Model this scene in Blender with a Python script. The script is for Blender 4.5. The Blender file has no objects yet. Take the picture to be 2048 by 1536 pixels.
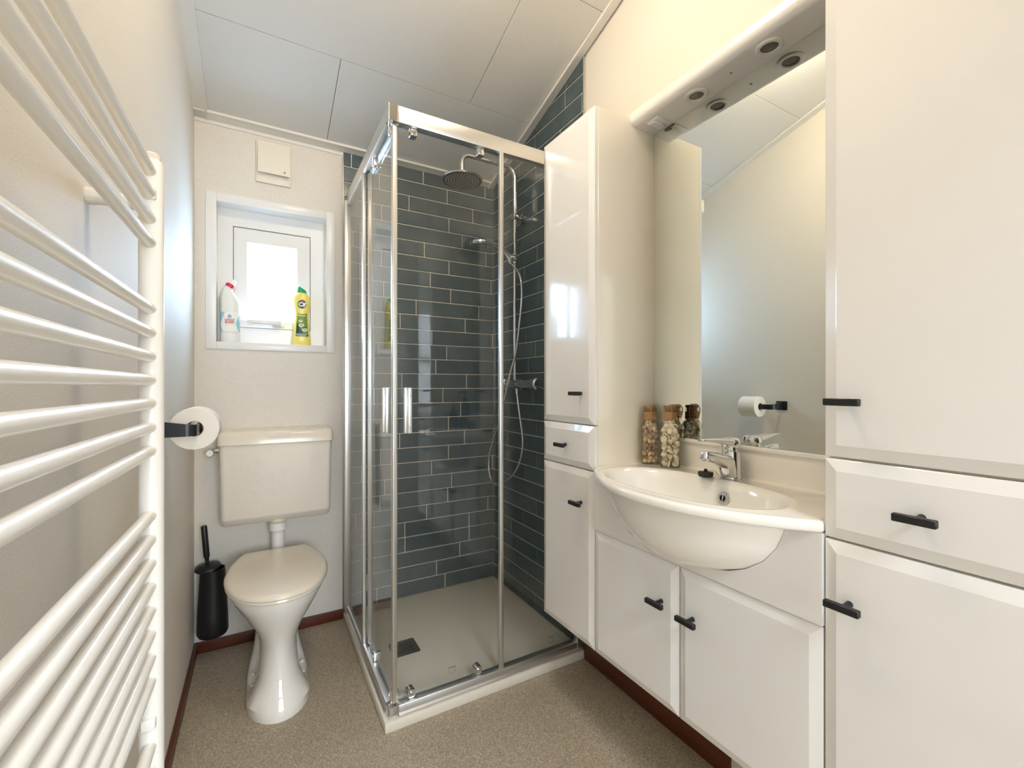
import bpy, bmesh, math, random
from mathutils import Vector, Matrix, Euler
random.seed(7)
S = bpy.context.scene
COL = S.collection
PI = math.pi

# ------------------------------------------------------------------ camera, world, big lights, exposure
cam_d = bpy.data.cameras.new('camera'); cam = bpy.data.objects.new('camera', cam_d); COL.objects.link(cam)
cam.location = (0, 0, 1.13)
cam.rotation_euler = (PI/2, 0, -math.atan2(506, 890))
cam_d.sensor_width = 36.0; cam_d.lens = 890/2048*36.0; cam_d.shift_y = 4/2048
cam_d.clip_start = 0.01
S.camera = cam

W = bpy.data.worlds.new('sky'); S.world = W; W.use_nodes = True
W.node_tree.nodes['Background'].inputs[0].default_value = (0.78, 0.87, 1.0, 1)
W.node_tree.nodes['Background'].inputs[1].default_value = 1.0

def area(name, loc, rot, sx, sy, power, color):
    l = bpy.data.lights.new(name, 'AREA'); l.shape = 'RECTANGLE'; l.size = sx; l.size_y = sy
    l.energy = power; l.color = color
    o = bpy.data.objects.new(name, l); o.location = loc; o.rotation_euler = rot; COL.objects.link(o)
    return o
area('hall_fill_light', (0.40, -1.35, 2.72), (0, 0, 0), 0.9, 0.8, 40.0, (0.80, 0.90, 1.0))  # added fill, no real skylight: brightens floor and lower fronts through the doorway
# daylight standing outside the small bathroom window and outside the hall window behind the camera
area('window_daylight', (0.055, 2.62, 1.68), (PI/2+0.12, 0, PI), 0.55, 0.75, 21.0, (0.52, 0.74, 1.0))
area('hall_daylight', (0.45, -2.75, 1.45), (PI/2, 0, 0), 1.5, 1.3, 34.0, (0.82, 0.91, 1.0))

S.view_settings.view_transform = 'Standard'; S.view_settings.look = 'None'
S.view_settings.gamma = 1.0; S.view_settings.use_curve_mapping = False
S.view_settings.exposure = 1.42
try:
    S.cycles.max_bounces = 14; S.cycles.diffuse_bounces = 6; S.cycles.glossy_bounces = 6
    S.cycles.transparent_max_bounces = 24; S.cycles.caustics_reflective = False; S.cycles.caustics_refractive = False
    S.cycles.sample_clamp_indirect = 6.0
except Exception:
    pass

# ------------------------------------------------------------------ materials
def lin(h):
    h = h.lstrip('#'); r = []
    for i in (0, 2, 4):
        c = int(h[i:i+2], 16)/255
        r.append(c/12.92 if c <= 0.04045 else ((c+0.055)/1.055)**2.4)
    return (*r, 1)

class NT:
    def __init__(s, name):
        s.m = bpy.data.materials.new(name); s.m.use_nodes = True; s.t = s.m.node_tree; s.n = s.t.nodes
        s.b = s.n['Principled BSDF']; s.out = s.n['Material Output']
    def new(s, typ, **kw):
        n = s.n.new(typ)
        for k, v in kw.items(): setattr(n, k, v)
        return n
    def link(s, a, b): s.t.links.new(a, b)
    def coord(s): return s.new('ShaderNodeTexCoord').outputs['Object']
    def noise(s, scale, detail=3, rough=0.55, vec=None):
        n = s.new('ShaderNodeTexNoise'); n.inputs['Scale'].default_value = scale
        n.inputs['Detail'].default_value = detail; n.inputs['Roughness'].default_value = rough
        s.link(vec if vec is not None else s.coord(), n.inputs['Vector']); return n.outputs['Fac']
    def ramp(s, fac, stops):
        r = s.new('ShaderNodeValToRGB'); e = r.color_ramp.elements
        while len(e) > 1: e.remove(e[-1])
        e[0].position, e[0].color = stops[0]
        for p, c in stops[1:]:
            x = e.new(p); x.color = c
        s.link(fac, r.inputs['Fac']); return r.outputs['Color']
    def bump(s, h, strength, dist=0.001):
        b = s.new('ShaderNodeBump'); b.inputs['Strength'].default_value = strength; b.inputs['Distance'].default_value = dist
        s.link(h, b.inputs['Height']); s.link(b.outputs['Normal'], s.b.inputs['Normal'])

def plain(name, hexc, rough=0.4, metal=0.0, coat=0.0, bump=None, spec=None):
    x = NT(name); x.b.inputs['Base Color'].default_value = lin(hexc) if isinstance(hexc, str) else hexc
    x.b.inputs['Roughness'].default_value = rough; x.b.inputs['Metallic'].default_value = metal
    x.b.inputs['Coat Weight'].default_value = coat; x.b.inputs['Coat Roughness'].default_value = 0.04
    if spec is not None: x.b.inputs['Specular IOR Level'].default_value = spec
    # faint unevenness of the surface keeps it procedural and not perfectly flat
    sc, st, di = bump or (40.0, 0.02, 0.001)
    x.bump(x.noise(sc), st, di)
    return x.m

def glass(name, tint, ior=1.5, rough=0.0, haze=0.0, edge=None):
    x = NT(name); x.n.remove(x.b)
    tr = x.new('ShaderNodeBsdfTransparent'); tr.inputs[0].default_value = tint
    gl = x.new('ShaderNodeBsdfGlossy'); gl.inputs['Roughness'].default_value = rough
    lw = x.new('ShaderNodeLayerWeight'); lw.inputs['Blend'].default_value = 0.5
    pw = x.new('ShaderNodeMath', operation='POWER'); x.link(lw.outputs['Facing'], pw.inputs[0]); pw.inputs[1].default_value = 5.0
    fr = x.new('ShaderNodeMath', operation='MULTIPLY_ADD'); x.link(pw.outputs[0], fr.inputs[0])
    f0 = ((ior-1)/(ior+1))**2; fr.inputs[1].default_value = 1-f0; fr.inputs[2].default_value = f0
    base = tr.outputs[0]
    if edge:      # thicker glass where it is looked through edge-on
        p3 = x.new('ShaderNodeMath', operation='POWER'); x.link(lw.outputs['Facing'], p3.inputs[0]); p3.inputs[1].default_value = 3.0
        mc = x.new('ShaderNodeMixRGB'); x.link(p3.outputs[0], mc.inputs[0]); mc.inputs[1].default_value = tint; mc.inputs[2].default_value = edge
        x.link(mc.outputs[0], tr.inputs[0])
    if haze:
        tl = x.new('ShaderNodeBsdfTranslucent'); mm = x.new('ShaderNodeMixShader'); mm.inputs[0].default_value = haze
        x.link(tr.outputs[0], mm.inputs[1]); x.link(tl.outputs[0], mm.inputs[2]); base = mm.outputs[0]
    mx = x.new('ShaderNodeMixShader')
    x.link(fr.outputs[0], mx.inputs[0]); x.link(base, mx.inputs[1]); x.link(gl.outputs[0], mx.inputs[2])
    x.link(mx.outputs[0], x.out.inputs['Surface'])
    return x.m

def m_wallpaper():
    x = NT('wallpaper'); v = x.coord()
    n = x.noise(420, 2, 0.6, v)
    x.link(x.ramp(n, [(0.3, lin('#d6d0c6')), (0.7, lin('#ebe6dd'))]), x.b.inputs['Base Color'])
    x.b.inputs['Roughness'].default_value = 0.62; x.bump(x.noise(300, 3, 0.6, v), 0.22, 0.0012)
    return x.m
def m_ceiling():
    x = NT('ceiling_board'); v = x.coord()
    x.b.inputs['Base Color'].default_value = lin('#dcdad6'); x.b.inputs['Roughness'].default_value = 0.6
    x.bump(x.noise(130, 4, 0.6, v), 0.35, 0.002)
    return x.m
def m_floor():
    x = NT('speckled_vinyl'); v = x.coord()
    vo = x.new('ShaderNodeTexVoronoi'); vo.inputs['Scale'].default_value = 480; x.link(v, vo.inputs['Vector'])
    sx = x.new('ShaderNodeSeparateColor'); x.link(vo.outputs['Color'], sx.inputs[0]); n = sx.outputs[0]
    c = x.ramp(n, [(0.05, lin('#857867')), (0.35, lin('#a1937f')), (0.75, lin('#b0a18c')), (0.97, lin('#cfc2ad'))])
    big = x.ramp(x.noise(3, 3, 0.5, v), [(0.3, (0.92, 0.92, 0.92, 1)), (0.7, (1, 1, 1, 1))])
    mx = x.new('ShaderNodeMixRGB', blend_type='MULTIPLY'); mx.inputs[0].default_value = 1
    x.link(c, mx.inputs[1]); x.link(big, mx.inputs[2]); x.link(mx.outputs[0], x.b.inputs['Base Color'])
    x.b.inputs['Roughness'].default_value = 0.5; x.bump(n, 0.04, 0.0004)
    return x.m
def m_tile():
    x = NT('slate_blue_glazed_tile'); v = x.coord()
    g = x.new('ShaderNodeNewGeometry').outputs['Random Per Island']
    c = x.ramp(g, [(0.0, lin('#47585f')), (0.35, lin('#526066')), (0.7, lin('#4a5b62')), (1.0, lin('#5d6a6f'))])
    cl = x.ramp(x.noise(14, 4, 0.6, v), [(0.3, (0.80, 0.82, 0.84, 1)), (0.75, (1.2, 1.15, 1.1, 1))])
    mx = x.new('ShaderNodeMixRGB', blend_type='MULTIPLY'); mx.inputs[0].default_value = 1
    x.link(c, mx.inputs[1]); x.link(cl, mx.inputs[2]); x.link(mx.outputs[0], x.b.inputs['Base Color'])
    x.b.inputs['Roughness'].default_value = 0.2
    x.bump(x.noise(16, 1, 0.4, v), 0.18, 0.003)
    return x.m
def m_wood(name, a, b):
    x = NT(name); v = x.coord()
    w = x.new('ShaderNodeTexNoise'); w.inputs['Scale'].default_value = 30; w.inputs['Detail'].default_value = 4
    mp = x.new('ShaderNodeMapping'); mp.inputs['Scale'].default_value = (0.15, 0.15, 3)
    x.link(v, mp.inputs[0]); x.link(mp.outputs[0], w.inputs['Vector'])
    x.link(x.ramp(w.outputs['Fac'], [(0.3, lin(a)), (0.7, lin(b))]), x.b.inputs['Base Color'])
    x.b.inputs['Roughness'].default_value = 0.4
    return x.m
def m_mottle(name, cols, scale=120, rough=0.6):
    x = NT(name); n = x.noise(scale, 3, 0.6)
    k = len(cols)
    x.link(x.ramp(n, [(0.3+0.4*i/(k-1), lin(c)) for i, c in enumerate(cols)]), x.b.inputs['Base Color'])
    x.b.inputs['Roughness'].default_value = rough; x.bump(n, 0.3, 0.0008)
    return x.m

M = dict(
    wallpaper=m_wallpaper(), ceiling=m_ceiling(), floor=m_floor(), tile=m_tile(),
    grout=plain('grout', '#e2d8c8', 0.8, bump=(300, 0.2, 0.0005)),
    skirting=m_wood('red_brown_skirting', '#4c2212', '#66321c'),
    trim=plain('white_trim', '#e6e3dd', 0.35),
    upvc=plain('white_upvc', '#ecebea', 0.28),
    lacquer=plain('white_gloss_lacquer', '#ebe9e7', 0.16, coat=0.5, bump=(5, 0.02, 0.004)),
    side=plain('cream_gloss_panel', '#f1e8d6', 0.10, coat=0.5, bump=(160, 0.015, 0.0006)),
    ceramic=plain('white_ceramic', '#eae6df', 0.08, coat=0.6, bump=(6, 0.02, 0.003)),
    cistern=plain('glossy_plastic', '#ebe4da', 0.10, coat=0.5, bump=(9, 0.22, 0.02)),
    lidp=plain('cream_plastic', '#e9dfce', 0.22, coat=0.2),
    basin=plain('cast_basin', '#f5f2ec', 0.14, coat=0.4),
    enamel=plain('white_enamel', '#efece6', 0.30, coat=0.35),
    alu=plain('polished_aluminium', '#dcdcdb', 0.34, 1.0),
    chrome=plain('chrome', '#dcdcdc', 0.06, 1.0),
    steel=plain('brushed_steel', '#8f8a82', 0.35, 1.0),
    black=plain('matt_black', '#141517', 0.42),
    darkmetal=plain('black_coated_metal', '#1c2027', 0.32),
    tray=plain('stone_resin_tray', '#ded7c9', 0.55, bump=(90, 0.25, 0.001)),
    dark=plain('dark_gap', '#15130f', 0.7),
    paper=plain('tissue_paper', '#efe9e0', 0.9, bump=(400, 0.2, 0.0005)),
    card=plain('cardboard', '#b79f83', 0.9),
    vent=plain('cream_vent_plastic', '#ebe4d6', 0.4),
    glass=glass('shower_glass', (0.965, 0.97, 0.965, 1)),
    jar=glass('jar_glass', (0.95, 0.97, 0.945, 1), edge=(0.45, 0.56, 0.42, 1)),
    pane=glass('frosted_pane', (0.96, 0.98, 1, 1), rough=0.1, haze=0.2),
    yellow=plain('yellow_plastic', '#f4e67a', 0.3),
    green=plain('green_cap', '#12a06c', 0.35),
    dgreen=plain('dark_green_print', '#1d4a3c', 0.45),
    lgreen=plain('olive_print', '#7c9a3c', 0.45),
    red=plain('red_plastic', '#d4213f', 0.35),
    redprint=plain('red_print', '#cf3b3b', 0.5),
    blueprint=plain('blue_print', '#3f9fd0', 0.5),
    lblue=plain('pale_blue_print', '#9dd0e6', 0.5),
    hdpe=plain('white_bottle_plastic', '#ecebe8', 0.35),
    whiteprint=plain('white_print', '#f5f3ee', 0.5),
    twine=m_mottle('jute_twine', ['#8a6a44', '#b28d5e', '#cda976'], 600, 0.9),
    cork=m_mottle('cork', ['#6a4a30', '#9a7450', '#80603f'], 300, 0.8),
    shell_pale=m_mottle('pale_shell', ['#d9c3a4', '#f0e0c8', '#f6ecdc'], 160, 0.45),
    shell_brown=m_mottle('brown_shell', ['#6d5653', '#b08f75', '#e2c9a6'], 260, 0.45),
    shell_tan=m_mottle('tan_shell', ['#b18a62', '#dcbf97', '#eedcc0'], 220, 0.45),
    rubber=plain('black_rubber', '#231c18', 0.6),
    bulb=plain('grey_reflector', '#6d675f', 0.2, 0.7, bump=(200, 0.3, 0.001)),
    nozzle=plain('pale_silicone', '#b9bcc2', 0.5),
    headface=plain('grey_spray_face', '#3a3633', 0.45, 0.0),
)
def m_mirror():
    x = NT('mirror_silver'); x.b.inputs['Base Color'].default_value = (0.87, 0.9, 0.86, 1)
    x.b.inputs['Metallic'].default_value = 1; x.b.inputs['Roughness'].default_value = 0.0
    return x.m
M['mirror'] = m_mirror()
def m_emit(name, col, st):
    x = NT(name); x.b.inputs['Emission Color'].default_value = col; x.b.inputs['Emission Strength'].default_value = st
    x.b.inputs['Base Color'].default_value = (0.9, 0.88, 0.84, 1)
    return x.m
LAMP = m_emit('lit_opal_glass', (1.0, 0.84, 0.62, 1), 17.0)

# ------------------------------------------------------------------ mesh building
class MB:
    def __init__(s): s.bm = bmesh.new(); s.mi = 0
    def _mark(s, n0):
        for f in list(s.bm.faces)[n0:]: f.material_index = s.mi
    def box(s, x0, x1, y0, y1, z0, z1, bev=0.0, seg=2, rot=None, piv=None):
        n0 = len(s.bm.faces)
        r = bmesh.ops.create_cube(s.bm, size=1); vs = r['verts']
        c = Vector(((x0+x1)/2, (y0+y1)/2, (z0+z1)/2)); d = (abs(x1-x0), abs(y1-y0), abs(z1-z0))
        for v in vs: v.co = Vector((v.co.x*d[0], v.co.y*d[1], v.co.z*d[2]))+c
        if bev:
            es = list({e for v in vs for e in v.link_edges})
            q = bmesh.ops.bevel(s.bm, geom=es, offset=bev, segments=seg, profile=0.5, affect='EDGES')
            vs = list({v for f in q['faces'] for v in f.verts} | {v for v in vs if v.is_valid})
        if rot is not None:
            bmesh.ops.rotate(s.bm, verts=vs, cent=piv or c, matrix=rot)
        s._mark(n0); return s
    def loft(s, rings, cap0=True, cap1=True, closed=True):
        n0 = len(s.bm.faces); L = []
        for ring in rings: L.append([s.bm.verts.new(p) for p in ring])
        n = len(L[0])
        for a, b in zip(L, L[1:]):
            for i in range(n if closed else n-1):
                j = (i+1) % n
                try: s.bm.faces.new((a[i], a[j], b[j], b[i]))
                except ValueError: pass
        if cap0: s.bm.faces.new(L[0][::-1])
        if cap1: s.bm.faces.new(L[-1])
        s._mark(n0); return s
    def lathe(s, prof, c=(0, 0, 0), axis='Z', n=32, cap=True, rot=None):
        # prof: list of (radius, height)
        c = Vector(c); rings = []
        for r, h in prof:
            ring = []
            for i in range(n):
                a = 2*PI*i/n; p = Vector((r*math.cos(a), r*math.sin(a), h))
                if axis == 'X': p = Vector((h, p.x, p.y))
                elif axis == 'Y': p = Vector((p.y, h, p.x))
                if rot is not None: p = rot @ p
                ring.append(c+p)
            rings.append(ring)
        return s.loft(rings, cap, cap)
    def tube(s, pts, r, n=12, cap=True, smooth=0):
        pts = [Vector(p) for p in pts]
        if smooth: pts = catmull(pts, smooth)
        rs = r if isinstance(r, (list, tuple)) else [r]*len(pts)
        if len(rs) != len(pts): rs = [rs[0]+(rs[-1]-rs[0])*i/(len(pts)-1) for i in range(len(pts))]
        rings = []; up = None
        for i, p in enumerate(pts):
            t = (pts[min(i+1, len(pts)-1)]-pts[max(i-1, 0)]).normalized()
            if up is None:
                up = Vector((0, 0, 1)) if abs(t.z) < 0.9 else Vector((1, 0, 0))
            a = (up-t*up.dot(t)).normalized(); b = t.cross(a); up = a
            rings.append([p+(a*math.cos(2*PI*k/n)+b*math.sin(2*PI*k/n))*rs[i] for k in range(n)])
        return s.loft(rings, cap, cap)
    def prism(s, poly, axis, a, b, bev=0):
        # poly in the two other axes; axis 'X': (y,z), 'Y': (x,z), 'Z': (x,y)
        def P(u, v, w): return {'X': (w, u, v), 'Y': (u, w, v), 'Z': (u, v, w)}[axis]
        return s.loft([[P(u, v, a) for u, v in poly], [P(u, v, b) for u, v in poly]])
    def sphere(s, c, r, scale=(1, 1, 1), u=20, v=12):
        n0 = len(s.bm.faces)
        q = bmesh.ops.create_uvsphere(s.bm, u_segments=u, v_segments=v, radius=r)
        for k in q['verts']: k.co = Vector((k.co.x*scale[0], k.co.y*scale[1], k.co.z*scale[2]))+Vector(c)
        s._mark(n0); return s
    def build(s, name, mat, parent=None, angle=38, recalc=True, origin=None):
        bm = s.bm
        if recalc: bmesh.ops.recalc_face_normals(bm, faces=bm.faces)
        for f in bm.faces: f.smooth = True
        for e in bm.edges:
            if len(e.link_faces) == 2:
                e.smooth = e.calc_face_angle(0) < math.radians(angle)
        base = Vector((0, 0, 0))
        if parent is not None:
            base = world_loc(parent)
        else:
            vs = [v.co for v in bm.verts]
            lo = [min(v[i] for v in vs) for i in range(3)]; hi = [max(v[i] for v in vs) for i in range(3)]
            base = Vector(origin) if origin else Vector(((lo[0]+hi[0])/2, (lo[1]+hi[1])/2, lo[2]))
        bmesh.ops.translate(bm, verts=bm.verts, vec=-base)
        me = bpy.data.meshes.new(name); bm.to_mesh(me); bm.free()
        o = bpy.data.objects.new(name, me); COL.objects.link(o)
        for m in (mat if isinstance(mat, (list, tuple)) else [mat]): me.materials.append(m)
        if parent is not None: o.parent = parent
        else: o.location = base
        return o

def world_loc(o):
    p = Vector(o.location)
    while o.parent is not None:
        o = o.parent; p = p+Vector(o.location)
    return p
def catmull(P, k):
    out = []
    for i in range(len(P)-1):
        p0, p1, p2, p3 = P[max(i-1, 0)], P[i], P[i+1], P[min(i+2, len(P)-1)]
        for j in range(k):
            t = j/k
            out.append(0.5*((2*p1)+(p2-p0)*t+(2*p0-5*p1+4*p2-p3)*t*t+(3*p1-p0-3*p2+p3)*t**3))
    out.append(P[-1]); return out
def thing(name, label, cat, loc, group=None):
    o = bpy.data.objects.new(name, None); COL.objects.link(o); o.location = loc
    o.empty_display_size = 0.05
    return tag(o, label, cat, group)
def tag(o, label, cat, group=None, kind=None):
    o['label'] = label; o['category'] = cat
    if group: o['group'] = group
    if kind: o['kind'] = kind
    return o
def struct(o, label=None, cat=None):
    o['kind'] = 'structure'
    if label: o['label'] = label; o['category'] = cat
    return o
def superell(cx, cy, ax, ay, e, n, z):
    r = []
    for i in range(n):
        a = 2*PI*i/n; c, s_ = math.cos(a), math.sin(a)
        r.append((cx+ax*math.copysign(abs(c)**(2/e), c), cy+ay*math.copysign(abs(s_)**(2/e), s_), z))
    return r
def lettering(name, text, size, loc, rot, mat, parent, ext=0.0003, shear=0.0, align='CENTER', bold=0.0, label=None):
    cu = bpy.data.curves.new(name, 'FONT'); cu.body = text; cu.size = size; cu.extrude = ext
    cu.align_x = align; cu.align_y = 'CENTER'; cu.shear = shear; cu.offset = bold; cu.space_line = 0.85
    tmp = bpy.data.objects.new('tmp', cu); COL.objects.link(tmp)
    dg = bpy.context.evaluated_depsgraph_get(); dg.update()
    me = bpy.data.meshes.new_from_object(tmp.evaluated_get(dg)); bpy.data.objects.remove(tmp)
    me.transform(Matrix.Translation(Vector(loc)-world_loc(parent)) @ rot.to_4x4())
    o = bpy.data.objects.new(name, me); COL.objects.link(o); o.parent = parent
    me.materials.clear(); me.materials.append(mat)
    return o
def Rz(a): return Matrix.Rotation(a, 3, 'Z')
FACE_MY = Matrix.Rotation(PI/2, 3, 'X')          # text facing -Y

# ------------------------------------------------------------------ room shell
XL, XR, YB, YF = -0.237, 1.18, 2.292, -0.5
K = 0.29
def zc(y): return 2.27+K*(YB-y)

struct(MB().box(-1.2, 2.2, -2.4, 2.6, -0.1, 0).build('floor', M['floor']), 'speckled beige brown vinyl floor', 'floor')
struct(MB().prism([(YF, -0.05), (YB+0.1, -0.05), (YB+0.1, zc(YB)+0.05), (YF, zc(YF)+0.1)], 'X', XL-0.1, XL).build('wall_left', M['wallpaper']))
struct(MB().prism([(YF, -0.05), (YB+0.1, -0.05), (YB+0.1, zc(YB)+0.05), (YF, zc(YF)+0.1)], 'X', XR, XR+0.1).build('wall_right', M['wallpaper']))
# back wall with the window opening
wx0, wx1, wz0, wz1 = -0.159, 0.280, 1.3215, 1.925
wb = MB()
wb.box(XL-0.1, wx0, YB, YB+0.13, -0.05, 2.4); wb.box(wx1, XR+0.1, YB, YB+0.13, -0.05, 2.4)
wb.box(wx0, wx1, YB, YB+0.13, -0.05, wz0-0.012); wb.box(wx0, wx1, YB, YB+0.13, wz1+0.012, 2.4)
struct(wb.build('wall_back', M['wallpaper']))
# front wall behind the camera with an open doorway
wf = MB()
wf.box(XL-0.1, -0.12, YF-0.1, YF, -0.05, 3.2); wf.box(0.70, XR+0.1, YF-0.1, YF, -0.05, 3.2); wf.box(-0.12, 0.70, YF-0.1, YF, 2.05, 3.2)
struct(wf.build('wall_front', M['wallpaper']))
df = MB(); df.box(-0.16, -0.105, YF-0.11, YF+0.012, 0, 2.09, 0.004); df.box(0.685, 0.74, YF-0.11, YF+0.012, 0, 2.09, 0.004); df.box(-0.105, 0.685, YF-0.11, YF+0.012, 2.035, 2.09, 0.004)
struct(df.build('door_1', M['trim']), 'open white door frame', 'door')
# hall beyond the doorway
wh = MB(); wh.box(-1.2, -0.35, -2.5, -2.4, 0, 2.5); wh.box(1.25, 2.2, -2.5, -2.4, 0, 2.5); wh.box(-0.35, 1.25, -2.5, -2.4, 0, 0.75); wh.box(-0.35, 1.25, -2.5, -2.4, 2.1, 2.5)
struct(wh.build('wall_hall', M['wallpaper']))
h2 = MB(); h2.box(-1.3, -1.2, -2.5, -0.5, 0, 2.5); struct(h2.build('wall_hall_left', M['wallpaper']))
h3 = MB(); h3.box(2.2, 2.3, -2.5, -0.5, 0, 2.5); struct(h3.build('wall_hall_right', M['wallpaper']))
h5 = MB(); h5.box(-1.2, XL-0.1, -0.6, -0.5, 0, 2.5); h5.box(XR+0.1, 2.2, -0.6, -0.5, 0, 2.5); struct(h5.build('wall_hall_front', M['wallpaper']))
struct(MB().box(-1.3, 2.3, -2.5, -1.8, 2.5, 2.6).box(-1.3, 2.3, -0.9, -0.6, 2.5, 2.6).box(-1.3, -0.1, -1.8, -0.9, 2.5, 2.6).box(0.9, 2.3, -1.8, -0.9, 2.5, 2.6).build('ceiling_hall', M['ceiling']))  # opening in the middle is made up, to let the added fill light down
w2 = bpy.data.objects.new('window_2', None); w2.location = (0.45, -2.45, 0.75); COL.objects.link(w2); struct(w2)
f2 = MB()
for a, b in ((-0.35, -0.28), (0.42, 0.48), (1.18, 1.25)): f2.box(a, b, -2.47, -2.42, 0.75, 2.1, 0.004)
f2.box(-0.35, 1.25, -2.47, -2.42, 0.75, 0.82, 0.004); f2.box(-0.35, 1.25, -2.47, -2.42, 2.03, 2.1, 0.004); f2.box(-0.35, 1.25, -2.47, -2.42, 1.42, 1.5, 0.004)
f2.build('frame', M['upvc'], w2)

# ceiling of textured boards with narrow seams
cb = MB()
def slope_board(x0, x1, y0, y1):
    cb.prism([(y0, zc(y0)), (y1, zc(y1)), (y1, zc(y1)+0.012), (y0, zc(y0)+0.012)], 'X', x0, x1)
g = 0.0012
rows = [(YB+0.05, 1.835, [0.277]), (1.835, 1.305, [0.825]), (1.305, 0.775, [0.277]), (0.775, 0.245, [0.825]), (0.245, -0.285, [0.277]), (-0.285, YF-0.05, [0.825])]
for ya, yb, xs in rows:
    cuts = [XL-0.05]+xs+[XR+0.05]
    for a, b in zip(cuts, cuts[1:]): slope_board(a+g, b-g, yb+g, ya-g)
cb.mi = 1
cb.prism([(YF-0.1, zc(YF-0.1)+0.012), (YB+0.1, zc(YB+0.1)+0.012), (YB+0.1, zc(YB+0.1)+0.06), (YF-0.1, zc(YF-0.1)+0.06)], 'X', XL-0.1, XR+0.1)
struct(cb.build('ceiling', [M['ceiling'], M['dark']]))
# ceiling trims: left slope, back edge, right slope
def slope_trim(name, x0, x1, drop, lip):
    m = MB(); y0, y1 = YF, YB
    m.prism([(y0, zc(y0)-drop), (y1, zc(y1)-drop), (y1, zc(y1)), (y0, zc(y0))], 'X', x0, x1)
    xe = x1 if x0 < 0.5 else x0
    m.prism([(y0, zc(y0)-drop-lip), (y1, zc(y1)-drop-lip), (y1, zc(y1)-drop+0.004), (y0, zc(y0)-drop+0.004)], 'X', xe-0.003, xe+0.003)
    struct(m.build(name, M['trim']))
slope_trim('trim_1', XL, XL+0.046, 0.006, 0.004)
slope_trim('trim_2', 1.140, 1.173, 0.010, 0.006)
t3 = MB(); y0 = YB-0.046
t3.prism([(y0, zc(y0)-0.006), (YB, zc(YB)-0.006), (YB, zc(YB)+0.002), (y0, zc(y0)+0.002)], 'X', XL, XR)
t3.box(XL, XR, y0-0.003, y0+0.003, zc(y0)-0.010, zc(y0)+0.002, 0.001, 1)
t3.box(XL, XR, YB-0.005, YB, 2.250, 2.266, 0.001, 1)
struct(t3.build('trim_3', M['trim']))
# skirting
bb = MB(); bb.box(XL, 0.356, YB-0.012, YB, 0, 0.047, 0.002); struct(bb.build('baseboard_back', M['skirting']))
bb = MB(); bb.box(XL, XL+0.012, YF, YB, 0, 0.047, 0.002); struct(bb.build('baseboard_left', M['skirting']))
bb = MB(); bb.box(1.170, 1.182, 0.80, 1.453, 0, 0.064, 0.002); struct(bb.build('baseboard_right', M['skirting']))

# tiled surfaces: courses 77.5 mm high, 364 mm long, free joints
CH, TL, GR = 0.0775, 0.364, 0.0044
jb = [0.8812, 0.832, 0.9673, 0.6601, 1.0236, 0.7768, 0.8963, 0.9203, 0.805, 0.9003, 0.9961, 0.9003, 0.973, 0.8686, 0.6436, 0.8281, 0.8907, 0.8053, 0.9996, 0.7196, 0.9139, 0.7977, 0.904, 0.7649, 0.9822, 0.904, 0.6824, 0.8941, 0.7584]
jr = [1.845, 1.927, 2.02, 1.821, 2.07, 1.956, 1.829, 1.805, 1.929, 1.827, 2.107, 1.827, 1.74, 1.858, 1.68, 1.9, 1.833, 1.924, 2.102, 1.77, 1.808, 1.935, 1.82, 1.968, 2.115, 1.82, 2.03, 1.831, 1.989, 1.839, 1.593, 1.95, 1.71, 1.86]
def tile(mb, P, a0, a1, z0, z1):
    b = 0.0025
    if a1-a0 < 0.008: return
    back = [P(a0, z0, 0), P(a1, z0, 0), P(a1, z1, 0), P(a0, z1, 0)]
    mid = [P(a0, z0, 0.6), P(a1, z0, 0.6), P(a1, z1, 0.6), P(a0, z1, 0.6)]
    fr = [P(a0+b, z0+b, 1), P(a1-b, z0+b, 1), P(a1-b, z1-b, 1), P(a0+b, z1-b, 1)]
    mb.loft([back, mid, fr], cap0=False)
def tiled(name, P, amin, amax, joints, ceil_clip, base_z=0.032):
    mb = MB()
    for n, j in enumerate(joints):
        z0 = base_z+n*CH+GR/2; z1 = z0+CH-GR
        a = j-TL*math.ceil((j-amin)/TL)
        while a < amax:
            tile(mb, P, max(a+GR/2, amin), min(a+TL-GR/2, amax), z0, z1); a += TL
    mb.mi = 1
    zt = base_z+len(joints)*CH
    mb.loft([[P(amin, 0.0, 0.4), P(amax, 0.0, 0.4), P(amax, zt, 0.4), P(amin, zt, 0.4)]], cap0=False, cap1=True)
    if ceil_clip:
        bmesh.ops.bisect_plane(mb.bm, geom=list(mb.bm.verts)+list(mb.bm.edges)+list(mb.bm.faces), plane_co=(0, YB, 2.272), plane_no=(0, K, 1), clear_outer=True)
    return struct(mb.build(name, [M['tile'], M['grout']], angle=12))
D = 0.0075
tiled('wall_tiles_back', lambda a, z, d: (a, YB-0.0005-D*d, z), 0.357, 1.173, jb, True)
tiled('wall_tiles_right', lambda a, z, d: (1.1795-(D-0.001)*d, a, z), 1.4625, YB-0.006, jr, True)
te = MB(); te.box(0.3535, 0.3575, YB-0.010, YB+0.001, 0, 2.24); struct(te.build('trim_4', M['steel']))
te = MB(); te.prism([(1.458, 0.064), (1.4625, 0.064), (1.4625, zc(1.4625)), (1.458, zc(1.458))], 'X', 1.171, 1.181); struct(te.build('trim_5', M['alu']))

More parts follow.
